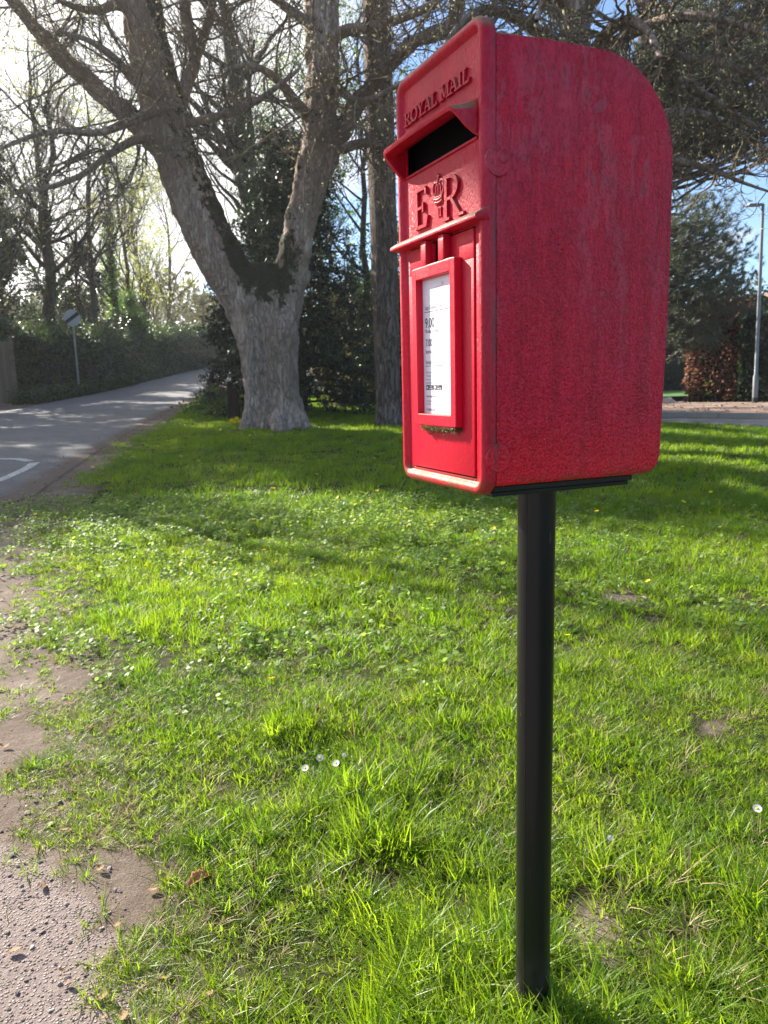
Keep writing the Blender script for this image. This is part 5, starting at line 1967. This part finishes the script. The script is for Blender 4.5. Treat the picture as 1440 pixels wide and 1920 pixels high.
def notice_card():
    t = thing('notice_card', 'white collection times card held in the red frame on the box door', 'notice')
    t.matrix_world = Matrix.Translation(BOXP) @ BOXR.to_4x4() @ Matrix.Translation(BOXOFF)
    yb = .0044
    paper = NT('white_card')
    co = paper.coord()
    sx = paper.n('ShaderNodeSeparateXYZ'); paper.t.links.new(co, sx.inputs[0])
    pc = paper.mix(paper.noise(co, 30, 3), (.76, .77, .84), (.82, .83, .88))
    paper.principled(pc, .22, None, .5)
    pm_ = paper.done()
    bm = bmesh.new(); bm_box(bm, -.0533, .0533, yb, yb + .0005, .1087, .3063)
    card = bobj('card', bm, pm_, t)
    ink = flat_mat('black_ink', (.02, .02, .03), .5, .05, 5)
    grey = flat_mat('grey_ink', (.20, .20, .24), .5, .05, 5)
    pale = flat_mat('faded_red_ink', (.62, .48, .62), .5, .05, 5)
    white = flat_mat('white_ink', (.78, .78, .82), .5, .03, 5)

    def text(body, x, z, size, m, xs=1.0, y=yb - .0004, bold=0.0, name='printed_line'):
        cu = bpy.data.curves.new(name, 'FONT')
        cu.body = body
        cu.size = size
        cu.offset = bold
        tmp = bpy.data.objects.new(name, cu)
        me = bpy.data.meshes.new_from_object(tmp)
        bpy.data.objects.remove(tmp); bpy.data.curves.remove(cu)
        me.transform(Matrix.Translation((x, y, z)) @ Matrix.Diagonal((xs, 1, 1, 1)) @ Matrix.Rotation(math.pi / 2, 4, 'X'))
        me.materials.clear(); me.materials.append(m)
        o = bpy.data.objects.new(name, me)
        return link(o, t)

    def bar(x0, x1, z0, z1, m, name='rule', y=yb - .0003):
        bm = bmesh.new(); bm_box(bm, x0, x1, y, yb - .00005, z0, z1)
        return bobj(name, bm, m, t)
    text('Last Collection Time', -.0455, .2630, .0086, ink, .74)
    bar(-.0470, .0533, .2592, .2600, ink)
    text('9.00', -.0460, .2368, .0205, ink, .85)
    text('am', -.0065, .2377, .0085, grey, .9)
    text('Monday to Friday', -.0455, .2290, .0080, ink, .76)
    text('7.00', -.0455, .2095, .0150, ink, .85)
    text('am', -.0165, .2102, .0082, grey, .9)
    text('Saturday', -.0455, .1988, .0080, ink, .76)
    text('Services', -.0455, .1832, .0080, ink, .76)
    bar(-.0465, .0533, .1797, .1804, ink)
    bar(.0068, .0074, .1905, .2570, grey)
    for i, s in enumerate(('A Late collection', 'collection', 'may be', 'located', 'nearby')):
        text(s[:12], .0110, .2520 - i * .0050, .0052, grey, .8)
    for i, s in enumerate(('The latest', 'is the one', 'at a Late', 'Mail Post', 'Office')):
        text(s, .0110, .2225 - i * .0052, .0052, grey, .8)
    for i, s in enumerate(('Find us on the app store', 'For locating other', 'services near you', 'scan the QR code')):
        text(s, -.0452, .1690 - i * .0052, .0050, grey, .72)
    # two small badges
    for x0, s1, s2 in ((-.0452, 'Download on the', 'App Store'), (-.0185, 'GET IT ON', 'Google Play')):
        bar(x0, x0 + .0245, .1445, .1515, ink, 'badge')
        text(s2, x0 + .0085, .1455, .0038, white, .8, yb - .0009)
        text(s1, x0 + .0085, .1492, .0020, white, .8, yb - .0009)
        bm = bmesh.new()
        if s1.startswith('D'):
            bmesh.ops.create_cone(bm, cap_ends=True, segments=12, radius1=.0019, radius2=.0019, depth=.0004, matrix=Matrix.Translation((x0 + .0045, yb - .0008, .1478)) @ Matrix.Rotation(math.pi / 2, 4, 'X'))
        else:
            bm_prism(bm, [(x0 + .0028, .1456), (x0 + .0066, .1480), (x0 + .0028, .1504)], yb - .0010, yb - .0004)
        bobj('badge_icon', bm, white, t)
    text('www.royalmail.com', -.0452, .1330, .0060, ink, .78)
    text('Your Post box is cared for by', -.0445, .1262, .0044, grey, .72)
    text('Royal Mail', -.0445, .1216, .0044, grey, .72)
    text('Postbox number', -.0445, .1130, .0058, ink, .74)
    bar(-.0040, .0260, .2850, .2925, pale, 'logo_panel')
    text('Royal Mail', -.0020, .2868, .0056, white, .86, yb - .0009)
    bm = bmesh.new(); bm_prism(bm, [(.0080, .2945), (.0140, .2945), (.0150, .2985), (.0125, .2968), (.0110, .2995), (.0095, .2968), (.0070, .2985)], yb - .0003, yb - .00005)
    bobj('logo_crown', bm, pale, t)


notice_card()

# ================================================================== GRASS AND SMALL THINGS
def scatter(name, pts, rot, scl, idx, tint, protos, label):
    """one object whose points carry instances of the given meshes"""
    hid = bpy.data.collections.new(name + '_sources')
    for i, p in enumerate(protos):
        p.name = '%s_source_%03d' % (name, i)
        hid.objects.link(p)
    me = bpy.data.meshes.new(name)
    me.vertices.add(len(pts))
    me.vertices.foreach_set('co', np.asarray(pts, np.float32).ravel())
    a = me.attributes.new('rot', 'FLOAT_VECTOR', 'POINT'); a.data.foreach_set('vector', np.asarray(rot, np.float32).ravel())
    a = me.attributes.new('scl', 'FLOAT_VECTOR', 'POINT'); a.data.foreach_set('vector', np.asarray(scl, np.float32).ravel())
    a = me.attributes.new('idx', 'INT', 'POINT'); a.data.foreach_set('value', np.asarray(idx, np.int32))
    a = me.attributes.new('tint', 'FLOAT', 'POINT'); a.data.foreach_set('value', np.asarray(tint, np.float32))
    o = bpy.data.objects.new(name, me)
    link(o)
    ng = bpy.data.node_groups.new(name + '_spread', 'GeometryNodeTree')
    ng.interface.new_socket('Geometry', in_out='INPUT', socket_type='NodeSocketGeometry')
    ng.interface.new_socket('Geometry', in_out='OUTPUT', socket_type='NodeSocketGeometry')
    N = ng.nodes
    gi = N.new('NodeGroupInput'); go = N.new('NodeGroupOutput')
    ci = N.new('GeometryNodeCollectionInfo')
    ci.inputs['Collection'].default_value = hid
    ci.inputs['Separate Children'].default_value = True
    ci.inputs['Reset Children'].default_value = True
    ip = N.new('GeometryNodeInstanceOnPoints')
    ip.inputs['Pick Instance'].default_value = True

    def na(nm, typ):
        nd = N.new('GeometryNodeInputNamedAttribute')
        nd.data_type = typ
        nd.inputs['Name'].default_value = nm
        return nd.outputs['Attribute']
    e2r = N.new('FunctionNodeEulerToRotation')
    L = ng.links
    L.new(na('rot', 'FLOAT_VECTOR'), e2r.inputs[0])
    L.new(gi.outputs[0], ip.inputs['Points'])
    L.new(ci.outputs[0], ip.inputs['Instance'])
    L.new(na('idx', 'INT'), ip.inputs['Instance Index'])
    L.new(e2r.outputs[0], ip.inputs['Rotation'])
    L.new(na('scl', 'FLOAT_VECTOR'), ip.inputs['Scale'])
    L.new(ip.outputs[0], go.inputs[0])
    md = o.modifiers.new('spread', 'NODES')
    md.node_group = ng
    tag(o, label, kind='stuff')
    return o


def grass_mat():
    k = NT('lawn_grass')
    isl = k.island()
    ti = k.attr('tint', 'INSTANCER')
    c = k.mix(isl, (.034, .098, .005), (.13, .225, .009))
    c = k.mix(ti, k.mix(.55, c, (.022, .085, .006)), k.mix(.45, c, (.18, .25, .012)))
    is2 = k.math('FRACT', k.math('MULTIPLY', isl, 7.31))
    c = k.mix(k.rng(is2, .78, .84, 0, .55), c, (.095, .10, .020))
    c = k.mix(k.rng(is2, .16, .10, 0, .7), c, (.028, .080, .022))
    c = k.mix(k.rng(isl, .965, .975), c, (.34, .27, .13))
    k.principled(c, .4, None, .25)
    tcx = k.mix(ti, (.20, .45, .010), (.50, .70, .018))
    tcx = k.mix(k.rng(isl, .972, .98), tcx, (.5, .4, .18))
    tcx = k.mix(k.rng(is2, .78, .84, 0, .5), tcx, (.38, .40, .05))
    k.translucent(tcx, .44)
    return k.done()


GRASS = grass_mat()
STRAW = leaf_mat('dead_grass', (.22, .16, .09), (.50, .40, .26), .3, (.5, .4, .2), .7, .2)


def tuft(rng, n, rad, h, wd, lean=.5, bend=.5, mat_=GRASS, hv=.35, fan=.75, base=None):
    """blades springing from one root, most of them leaning outwards"""
    a = rng.uniform(0, 2 * np.pi, n)
    rr = rad * np.sqrt(rng.uniform(0, 1, n))
    root = np.stack([np.cos(a) * rr, np.sin(a) * rr, np.full(n, -.006)], 1)
    az = np.where(rng.uniform(size=n) < fan, a + rng.normal(size=n) * .5, rng.uniform(0, 2 * np.pi, n))
    dirv = np.stack([np.cos(az), np.sin(az), np.zeros(n)], 1)
    L = h * np.clip(rng.normal(1, hv, n), .3, 1.9)
    le = np.abs(rng.normal(lean, .35, n)) * (.35 + .9 * rr / max(rad, 1e-6)); be = np.abs(rng.normal(bend, .4, n))
    tw = az + np.pi / 2 + rng.normal(size=n) * .5
    side = np.stack([np.cos(tw), np.sin(tw), np.zeros(n)], 1)
    V = []
    for s in (0, .38, .72, 1.0):
        up = s - .30 * be * s**2
        p = root + dirv * ((le * s + be * s**2) * L * .62)[:, None] + np.array([0, 0, 1.0]) * (up * L)[:, None]
        w = wd * (1 - s ** 1.8) * .5 + .00025
        V += [p - side * w, p + side * w]
    V = np.stack(V, 1).reshape(-1, 3)
    b = np.arange(n)[:, None] * 8
    F = np.concatenate([b + np.array([[2 * i, 2 * i + 1, 2 * i + 3, 2 * i + 2]]) for i in range(3)])
    return bpy.data.objects.new('tuft', make_mesh('tuft', V, [F], mat_, True))


def make_grass():
    rng = np.random.default_rng(101)
    protos = []
    # 0-5 near, 6-9 mid, 10-13 far, 14-16 long, 17 straw-mixed flat
    for i in range(6):
        protos.append(tuft(rng, 20, .021, .040, .0029, .7, .55))
    for i in range(4):
        protos.append(tuft(rng, 32, .038, .052, .0040, .6, .5))
    for i in range(4):
        protos.append(tuft(rng, 44, .115, .070, .0085, .55, .5))
    for i in range(3):
        protos.append(tuft(rng, 38, .026, .068, .0034, .75, .7))
    protos.append(tuft(rng, 16, .03, .06, .003, 1.0, .6, STRAW))
    P, S, I, T = [], [], [], []
    for zone, (y0, y1, spc, base_i, cnt) in enumerate(((.72, 3.0, .026, 0, 6), (3.0, 6.8, .052, 6, 4), (6.8, 26, .145, 10, 4))):
        ny_ = int((y1 - y0) / spc)
        yy = y0 + np.arange(ny_) * spc
        for y in yy:
            hw = .56 * y + .75
            x = np.arange(-hw, hw, spc)
            x = x + rng.uniform(-.5, .5, len(x)) * spc
            y_ = y + rng.uniform(-.5, .5, len(x)) * spc
            d = x - lawn_x(y_)
            clump = vnoise(x * 3.1, y_ * 3.1, 11) * .6 + vnoise(x * 9, y_ * 9, 12) * .4
            edge = np.clip((d + .32) / .85, 0, 1)
            keep = clump < edge ** .8 * 1.12 - .02
            keep |= (d > .52) & (clump < .93)
            for bx_, by_, br_ in BARE_W:
                dd = np.hypot(x - bx_, y_ - by_) / br_
                keep &= (dd > 1.05) | (clump + .25 * rng.uniform(size=len(x)) > 1.25 - dd * .85) & (dd > .35) | (rng.uniform(size=len(x)) < .28)
            keep &= ~in_road(x, y_, -.04)
            keep &= right_edge_y(x) > y_ + .06
            keep &= np.hypot(x - BOXP[0], y_ - BOXP[1]) > .034
            keep &= np.hypot(x + 2.05, y_ - 14.4) > .62
            x, y_, clump = x[keep], y_[keep], clump[keep]
            if not len(x):
                continue
            m = len(x)
            lump = vnoise(x * 1.7, y_ * 1.7, 21) * .5 + vnoise(x * 5.0, y_ * 5.0, 22) * .5
            hf = vnoise(x * 11, y_ * 11, 23)
            sc = (.38 + 1.0 * lump ** 1.5) * (.58 + .72 * hf)
            sc *= np.clip(.55 + (x - lawn_x(y_)) * .9, .5, 1)
            idx = base_i + rng.integers(0, cnt, m)
            near_pole = np.hypot((x - BOXP[0] + .08), y_ - BOXP[1] + .02)
            lg = (rng.uniform(size=m) < np.clip((lump - .58) * 1.1, 0, .5)) | ((near_pole < .22) & (rng.uniform(size=m) < .9))
            if zone < 2:
                idx = np.where(lg, 14 + rng.integers(0, 3, m), idx)
                sc = np.where((near_pole < .22) & lg, np.maximum(sc, .95) * 1.1, sc)
            strw = rng.uniform(size=m) < np.where(x - lawn_x(y_) < .3, .10, .035)
            if zone < 2:
                idx = np.where(strw, 17, idx)
            z = zg(x, y_)
            P.append(np.stack([x, y_, z], 1)); S.append(sc); I.append(idx)
            T.append(np.clip(vnoise(x * .9, y_ * .9, 31) * .55 + vnoise(x * 4, y_ * 4, 32) * .45 + vnoise(x * 12, y_ * 12, 33) * .5 - .25 + rng.normal(size=m) * .16, 0, 1))
    # sparse tufts and weeds on the bare earth
    for _ in range(900):
        y = rng.uniform(.9, 7)
        x = float(lawn_x(y)) - abs(rng.normal()) * .34 + .02
        if y < 1.5 and x < float(lawn_x(y)) - .12:
            continue
        if vnoise(x * 3.3, y * 3.3, 77) < .52 or bool(in_road(x, y, 0)):
            continue
        P.append(np.array([[x, y, float(zg(x, y))]])); S.append(np.array([rng.uniform(.25, .75)])); I.append(np.array([rng.integers(0, 6)])); T.append(np.array([rng.uniform(.2, 1)]))
    P = np.concatenate(P); S = np.concatenate(S); I = np.concatenate(I); T = np.concatenate(T)
    M = len(P)
    rot = np.stack([rng.normal(size=M) * .08, rng.normal(size=M) * .08, rng.uniform(0, 6.283, M)], 1)
    scl = np.stack([S ** .5, S ** .5, S * rng.uniform(.85, 1.2, M)], 1)
    scatter('grass', P, rot, scl, I, T, protos, 'sunlit spring grass of the green, long and uneven')
    return M


N_GRASS = make_grass()


def leaf_rosette(rng, n, rad, size, mat_):
    a = rng.uniform(0, 2 * np.pi, n)
    rr = rad * np.sqrt(rng.uniform(0.05, 1, n))
    C = np.stack([np.cos(a) * rr, np.sin(a) * rr, rng.uniform(.015, .06, n)], 1)
    u = unit(np.stack([np.cos(a), np.sin(a), rng.normal(0, .25, n)], 1) + rng.normal(size=(n, 3)) * .25)
    v = unit(np.cross(u, np.array([0, 0, 1.0]) + rng.normal(size=(n, 3)) * .3))
    s = size * rng.uniform(.6, 1.3, n)[:, None]
    prof = [(-.5, .0), (-.42, .42), (0, .5), (.35, .3), (.55, 0), (.35, -.3), (0, -.5), (-.42, -.42)]
    V = np.stack([C + u * s * p + v * s * q for p, q in prof], 1).reshape(-1, 3)
    F = np.arange(n * 8).reshape(-1, 8)
    return bpy.data.objects.new('rosette', make_mesh('rosette', V, [F], mat_))


def make_cover():
    rng = np.random.default_rng(202)
    k = NT('celandine_leaves')
    isl = k.island()
    k.principled(k.mix(isl, (.08, .15, .025), (.19, .27, .07)), .5, k.bump(k.noise(k.coord(), 90, 3), .5, .003), .28)
    k.translucent(k.mix(isl, (.28, .5, .05), (.5, .65, .1)), .42)
    cm = k.done()
    protos = [leaf_rosette(rng, 16, .055, .017, cm) for _ in range(4)] + [leaf_rosette(rng, 12, .045, .020, cm) for _ in range(2)]
    spots = []
    for px, py, sx, sy, n in ((260, 965, 150, 28, 850), (170, 1005, 80, 30, 110), (60, 1035, 45, 22, 30), (40, 1180, 45, 18, 18), (380, 1075, 90, 30, 70), (600, 1020, 220, 60, 420),
                              (900, 1000, 260, 60, 220), (640, 965, 260, 30, 900), (1250, 1080, 160, 60, 90), (500, 1230, 200, 50, 70)):
        for _ in range(n):
            a = (px + rng.normal() * sx, py + rng.normal() * sy)
            if not (-60 < a[0] < 1500 and 935 < a[1] < 1850):
                continue
            d = ray(*a)
            t = (CAM_H - .02) / -d[2]
            for _k in range(3):
                q = d * t
                t = (CAM_H - float(zg(q[0], q[1]))) / -d[2]
            q = d * t
            if q[1] > 8.5 or q[1] < .8 or bool(in_road(q[0], q[1], -.1)) or math.hypot(q[0] - BOXP[0], q[1] - BOXP[1]) < .1:
                continue
            spots.append((q[0], q[1], float(zg(q[0], q[1])) + rng.uniform(0, .02)))
    P = np.array(spots)
    M = len(P)
    rot = np.stack([rng.normal(size=M) * .12, rng.normal(size=M) * .12, rng.uniform(0, 6.28, M)], 1)
    s = rng.uniform(.7, 1.25, M)
    scatter('ground_cover', P, rot, np.stack([s, s, s], 1), rng.integers(0, 6, M), rng.uniform(0, 1, M), protos, 'glossy low celandine leaves spreading through the grass')


make_cover()


def make_gravel():
    rng = np.random.default_rng(303)
    k = NT('path_stone')
    ti = k.attr('tint', 'INSTANCER')
    c = k.ramp(ti, [(0, (.06, .055, .06)), (.4, (.17, .14, .13)), (.75, (.28, .22, .19)), (1, (.40, .35, .32))])
    sm = k.principled(c, .8, k.bump(k.noise(k.coord(), 60, 3), .4, .002), .3).done()
    protos = []
    for i in range(5):
        bm = bmesh.new()
        bmesh.ops.create_icosphere(bm, subdivisions=1, radius=.5)
        for v in bm.verts:
            v.co *= 1 + .28 * rng.normal() * .7
            v.co.z *= .55
        me = bpy.data.meshes.new('stone'); bm.to_mesh(me); bm.free(); me.materials.append(sm)
        protos.append(bpy.data.objects.new('stone', me))
    P, S = [], []
    n = 0
    while n < 3000:
        y = rng.uniform(.85, 6.5) if rng.uniform() < .35 else rng.uniform(.85, 2.2)
        lx = float(lawn_x(y))
        x = lx - abs(rng.normal()) * (.45 if y < 2.2 else .8) + .05
        if bool(in_road(x, y, -.05)):
            continue
        s = min(.020, .0022 + rng.exponential(.0027)) * (1.0 if y < 2.5 else 1.6)
        P.append((x, y, float(zg(x, y)) + s * .1)); S.append((s * rng.uniform(.8, 1.4), s, s))
        n += 1
    M = len(P)
    rot = np.stack([rng.normal(size=M) * .3, rng.normal(size=M) * .3, rng.uniform(0, 6.28, M)], 1)
    scatter('gravel', P, rot, S, rng.integers(0, 5, M), rng.uniform(0, 1, M), protos, 'small loose stones on the bare path edge')
    # dead stalks lying on the earth and in the thin turf
    st = []
    for i in range(5):
        n_ = 7
        q = np.linspace(-.5, .5, n_)
        Pp = np.stack([q, .10 * np.sin(q * (3 + i)) + .05 * rng.normal(size=n_) * .4, .05 + .03 * rng.normal(size=n_)], 1)[None]
        V, F = tubes(Pp, np.linspace(.012, .006, n_)[None], 4)
        st.append(bpy.data.objects.new('stalk', make_mesh('stalk', V, [F], STRAW)))
    P, S = [], []
    for _ in range(320):
        r_ = rng.uniform()
        if r_ < .6:
            y = rng.uniform(.9, 6)
            x = float(lawn_x(y)) + rng.normal() * .28
        else:
            b = BARE_W[rng.integers(0, len(BARE_W))]
            x, y = b[0] + rng.normal() * b[2] * .6, b[1] + rng.normal() * b[2] * .6
        if bool(in_road(x, y, -.1)) or y < .8:
            continue
        s = rng.uniform(.025, .075)
        P.append((x, y, float(zg(x, y)) + .002)); S.append((s, s, s * .6))
    M = len(P)
    rot = np.stack([rng.normal(size=M) * .12, rng.normal(size=M) * .12, rng.uniform(0, 6.28, M)], 1)
    scatter('dead_stalks', P, rot, S, rng.integers(0, 5, M), rng.uniform(0, 1, M), st, 'pale dead grass stalks lying on bare earth')

    # scraps of dead leaf blown along the edges
    lm = leaf_mat('leaf_litter', (.16, .085, .045), (.42, .28, .17), .2, (.5, .3, .15), .75, .2)
    lf = []
    for i in range(4):
        q = np.linspace(-.5, .5, 6)
        w = .28 * np.sqrt(np.clip(1 - (q / .5) ** 2, 0, 1)) + .01
        zz = .12 * rng.normal() * (q * 2) ** 2
        V = np.concatenate([np.stack([q, -w, zz + .12 * rng.uniform()], 1), np.stack([q, q * 0, zz], 1), np.stack([q, w, zz + .16 * rng.uniform()], 1)])
        F = [[a, a + 1, a + 7, a + 6] for a in range(5)] + [[a + 6, a + 7, a + 13, a + 12] for a in range(5)]
        lf.append(bpy.data.objects.new('scrap', make_mesh('scrap', V, [np.array(F)], lm, True)))
    P, S = [], []
    for _ in range(420):
        if rng.uniform() < .6:
            y = rng.uniform(.9, 9)
            x = float(lawn_x(y)) - rng.exponential(.35) + .12
        else:
            y = rng.uniform(9, 24)
            x = float(np.interp(y, ROAD_Y, ROAD_XR)) + rng.normal() * .25 + .1
        s = rng.uniform(.012, .03) * (1 + .05 * y)
        P.append((x, y, float(zg(x, y)) + .008)); S.append((s, s, s))
    for _ in range(260):
        q = rng.uniform()
        a = RR_KERB[1] * (1 - q) + RR_KERB[3] * q
        b = RR_BACK[1] * (1 - q) + RR_BACK[3] * q
        u = rng.uniform(.05, .95)
        p = a * (1 - u) + b * u
        s = rng.uniform(.05, .10)
        P.append((p[0], p[1], float(zg0(*p)) + .14)); S.append((s, s, s))
    M = len(P)
    rot = np.stack([rng.normal(size=M) * .3, rng.normal(size=M) * .3, rng.uniform(0, 6.28, M)], 1)
    scatter('leaf_litter', P, rot, S, rng.integers(0, 4, M), rng.uniform(0, 1, M), lf, 'scraps of brown dead leaf along the path and pavement')


make_gravel()

# ------------------------------------------------------------------ flowers
YEL = leaf_mat('yellow_petal', (.78, .58, .006), (.88, .72, .01), .3, (.9, .75, .03))
WHT = leaf_mat('daisy_petal', (.78, .77, .76), (.88, .87, .86), .3, (.8, .8, .78))
STEM = leaf_mat('flower_stem', (.05, .11, .02), (.08, .15, .03), .2)


def petals_mesh(name, n, r0, r1, wd, mat_, cup=.25, z=0.0):
    V, F = [], []
    for k in range(n):
        a = 2 * math.pi * k / n
        u = np.array([math.cos(a), math.sin(a), 0]); v = np.array([-math.sin(a), math.cos(a), 0])
        up = np.array([0, 0, 1.0])
        b = len(V)
        V += [u * r0 + up * z, u * (r0 + r1) * .55 + v * wd + up * (z + cup * r1 * .4), u * r1 + up * (z + cup * r1), u * (r0 + r1) * .55 - v * wd + up * (z + cup * r1 * .4)]
        F.append([b, b + 1, b + 2, b + 3])
    return V, F


def yellow_flowers():
    px = [(362, 963), (397, 970), (412, 993), (475, 993), (385, 1033), (330, 1046), (497, 1050), (277, 1080), (445, 1098), (525, 1072), (350, 1072), (407, 1075), (527, 1014), (512, 930), (670, 990),
          (645, 945), (665, 952), (690, 955), (707, 935), (625, 967), (70, 977), (230, 952), (628, 1043), (662, 1064), (472, 942), (430, 940), (512, 1307), (775, 1000), (809, 1000), (932, 1000), (881, 1021),
          (752, 985), (762, 972), (1110, 970), (1122, 977), (1332, 938), (1275, 958), (1222, 1112), (751, 1270), (1065, 1222), (895, 955), (418, 815), (381, 814), (366, 813), (336, 870), (368, 877), (173, 889), (185, 892), (473, 828), (590, 905), (700, 872)]
    bag = Bag()
    V, F = petals_mesh('p', 8, .001, .0135, .0042, YEL, .35, .04)
    bag.add(V, F, 0)
    c = bmesh.new()
    Vt, Ft = tubes(np.array([[[0, 0, -.03], [.002, 0, .01], [0, 0, .039]]]), np.array([[.0012, .0012, .001]]), 5)
    bag.add(Vt, Ft, 1)
    Vd = [(.004 * math.cos(a), .004 * math.sin(a), .0425) for a in np.linspace(0, 2 * math.pi, 7)[:-1]] + [(0, 0, .0445)]
    bag.add(Vd, [[i, (i + 1) % 6, 6] for i in range(6)], 0)
    o0 = bag.build('yellow_flower', [YEL, STEM])
    tag(o0, 'small open yellow celandine flower in the grass of the green', 'flower', 'yellow celandine flowers in the grass')
    rng = np.random.default_rng(404)
    for i, (a, b) in enumerate(px):
        p = G(a, b)
        dv = np.array([0, 0, CAM_H]) - p
        p = p + dv * (.022 / max(dv[2], .3))
        o = o0 if i == 0 else o0.copy()
        if i:
            COL.objects.link(o)
        s = rng.uniform(.9, 1.25) * (1.0 + .12 * max(0, p[1] - 4))
        o.location = (p[0], p[1], p[2] + .02)
        o.scale = (s, s, max(s, 1.15))
        o.rotation_euler = (rng.normal() * .3 + .25, rng.normal() * .3, rng.uniform(0, 6))
    c.free()
    # dandelion clump at the foot of the big tree
    p = G(441, 801)
    t = thing('dandelion', 'bright yellow dandelion clump at the foot of the twin stemmed tree', 'flower', tuple(p))
    for k, (dx_, dz_) in enumerate(((-.05, .13), (.04, .16), (.09, .11), (0, .10))):
        bag = Bag()
        for lay in range(3):
            V, F = petals_mesh('p', 14, .002, .052 - lay * .012, .006, YEL, .12 + .25 * lay, 0)
            bag.add(np.array(V) @ np.array(Matrix.Rotation(.9, 3, 'X')).T + np.array([dx_, -.02, dz_]), F)
        h = bag.build('flower_head', YEL, t)
        V, F = tubes(np.array([[[dx_ * .3, 0, -.03], [dx_ * .7, 0, dz_ * .5], [dx_, -.02, dz_]]]), np.full((1, 3), .004), 6)
        mobj('stem', V, [F], STEM, t)


yellow_flowers()


def daisies():
    spots = [((600, 1421), 'white daisy standing tallest in the trio of daisies in the grass'), ((572, 1440), 'white daisy at the left of the trio of daisies in the grass'),
             ((630, 1431), 'white daisy at the right of the trio of daisies in the grass'), ((645, 1416), 'small half hidden daisy bud just behind the trio of daisies'),
             ((1420, 1516), 'lone white daisy in the grass at the right border'), ((1144, 1571), 'small pale daisy bud in the grass between the pole and the lone daisy')]
    V, F = petals_mesh('p', 16, .0025, .0105, .0018, WHT, .15, 0)
    pm_ = make_mesh('petals', V, [np.array(F)], WHT)
    bm = bmesh.new(); bmesh.ops.create_uvsphere(bm, u_segments=10, v_segments=6, radius=.0034, matrix=Matrix.Diagonal((1, 1, .55, 1)))
    dm = bpy.data.meshes.new('disc'); bm.to_mesh(dm); bm.free(); dm.materials.append(YEL)
    Vt, Ft = tubes(np.array([[[0, .02, -.06], [0, .006, -.025], [0, 0, 0]]]), np.array([[.0009, .0009, .0008]]), 5)
    sm = make_mesh('stem', Vt, [Ft], STEM)
    rng = np.random.default_rng(7)
    for (a, b), lab in spots:
        p = G(a, b)
        # stands above the turf on the same line of sight
        d = np.array([0, 0, CAM_H]) - p
        p = p + d * (.085 / d[2])
        t = thing('daisy', lab, 'flower', tuple(p), 0, 'daisies in the grass')
        s = .7 if 'bud' in lab else 1.1
        t.scale = (s, s, s)
        t.rotation_euler = (R_(38) + rng.normal() * .2, rng.normal() * .25, 0)
        for me_, nm in ((pm_, 'petals'), (dm, 'disc'), (sm, 'stem')):
            link(bpy.data.objects.new(nm, me_), t)


daisies()


def fallen_leaf(px, py, size, rz, lab, col, lift=.02):
    p = G(px, py)
    k = NT('dead_leaf')
    co = k.coord()
    c = k.mix(k.noise(co, 40, 5, .7), tuple(x * .5 for x in col), col)
    k.principled(c, .7, k.bump(k.noise(co, 160, 3), .4, .002), .3)
    k.translucent(tuple(min(1, x * 1.5) for x in col), .25)
    m = k.done()
    n = 9
    V, F = [], []
    for i in range(n):
        s = i / (n - 1)
        w = .26 * math.sin(math.pi * min(1, s * .97 + .03)) ** .8 * (1 + .12 * math.sin(i * 2.7))
        z = .10 * math.sin(s * 3.2)
        V += [(s - .5, -w, z + w * .55), (s - .5, -w * .45, z + w * .12), (s - .5, 0, z), (s - .5, w * .45, z + w * .2), (s - .5, w, z + w * .75)]
    for i in range(n - 1):
        for j in range(4):
            a = i * 5 + j
            F.append((a, a + 1, a + 6, a + 5))
    t = thing('fallen_leaf', lab, 'leaf', (p[0], p[1], p[2] + lift), rz)
    t.scale = (size, size, size)
    o = mobj('blade', V, [np.array(F)], m, t, True)
    so = o.modifiers.new('thick', 'SOLIDIFY'); so.thickness = .012
    Vt, Ft = tubes(np.array([[[.5, 0, .0], [.62, .02, .03], [.75, .06, .02]]]), np.array([[.012, .012, .01]]), 5)
    mobj('stalk', Vt, [Ft], m, t)


fallen_leaf(376, 1664, .068, .75, 'curled brown dead leaf lying at the ragged edge of the lawn', (.46, .22, .10), .015)
fallen_leaf(600, 1356, .04, 1.3, 'small dark brown leaf caught in the grass behind the daisies', (.20, .09, .05), .045)
fallen_leaf(1205, 1130, .05, 2.1, 'pale dead leaf on the worn patch right of the pole', (.45, .36, .26), .02)
fallen_leaf(815, 1092, .035, .4, 'tiny tan leaf in the sunny grass left of the pole', (.5, .36, .24), .04)
fallen_leaf(1095, 1126, .03, .4, 'small pale blue grey scrap of leaf in the grass right of the pole', (.5, .55, .62), .03)

# ------------------------------------------------------------------ thin haze volume added to stand in for veiling lens glare
def haze():
    bm = bmesh.new()
    bm_box(bm, -160, 160, -40, 160, -4, 30)
    m = bpy.data.materials.new('glare_haze')
    m.use_nodes = True
    m.node_tree.nodes.clear()
    o_ = m.node_tree.nodes.new('ShaderNodeOutputMaterial')
    v = m.node_tree.nodes.new('ShaderNodeVolumePrincipled')
    v.inputs['Color'].default_value = (.95, .95, .93, 1)
    v.inputs['Density'].default_value = 0.0008
    v.inputs['Anisotropy'].default_value = 0.55
    m.node_tree.links.new(v.outputs[0], o_.inputs['Volume'])
    o = bobj('haze', bm, m)
    tag(o, 'thin bright haze added in place of veiling lens glare', kind='stuff')


haze()
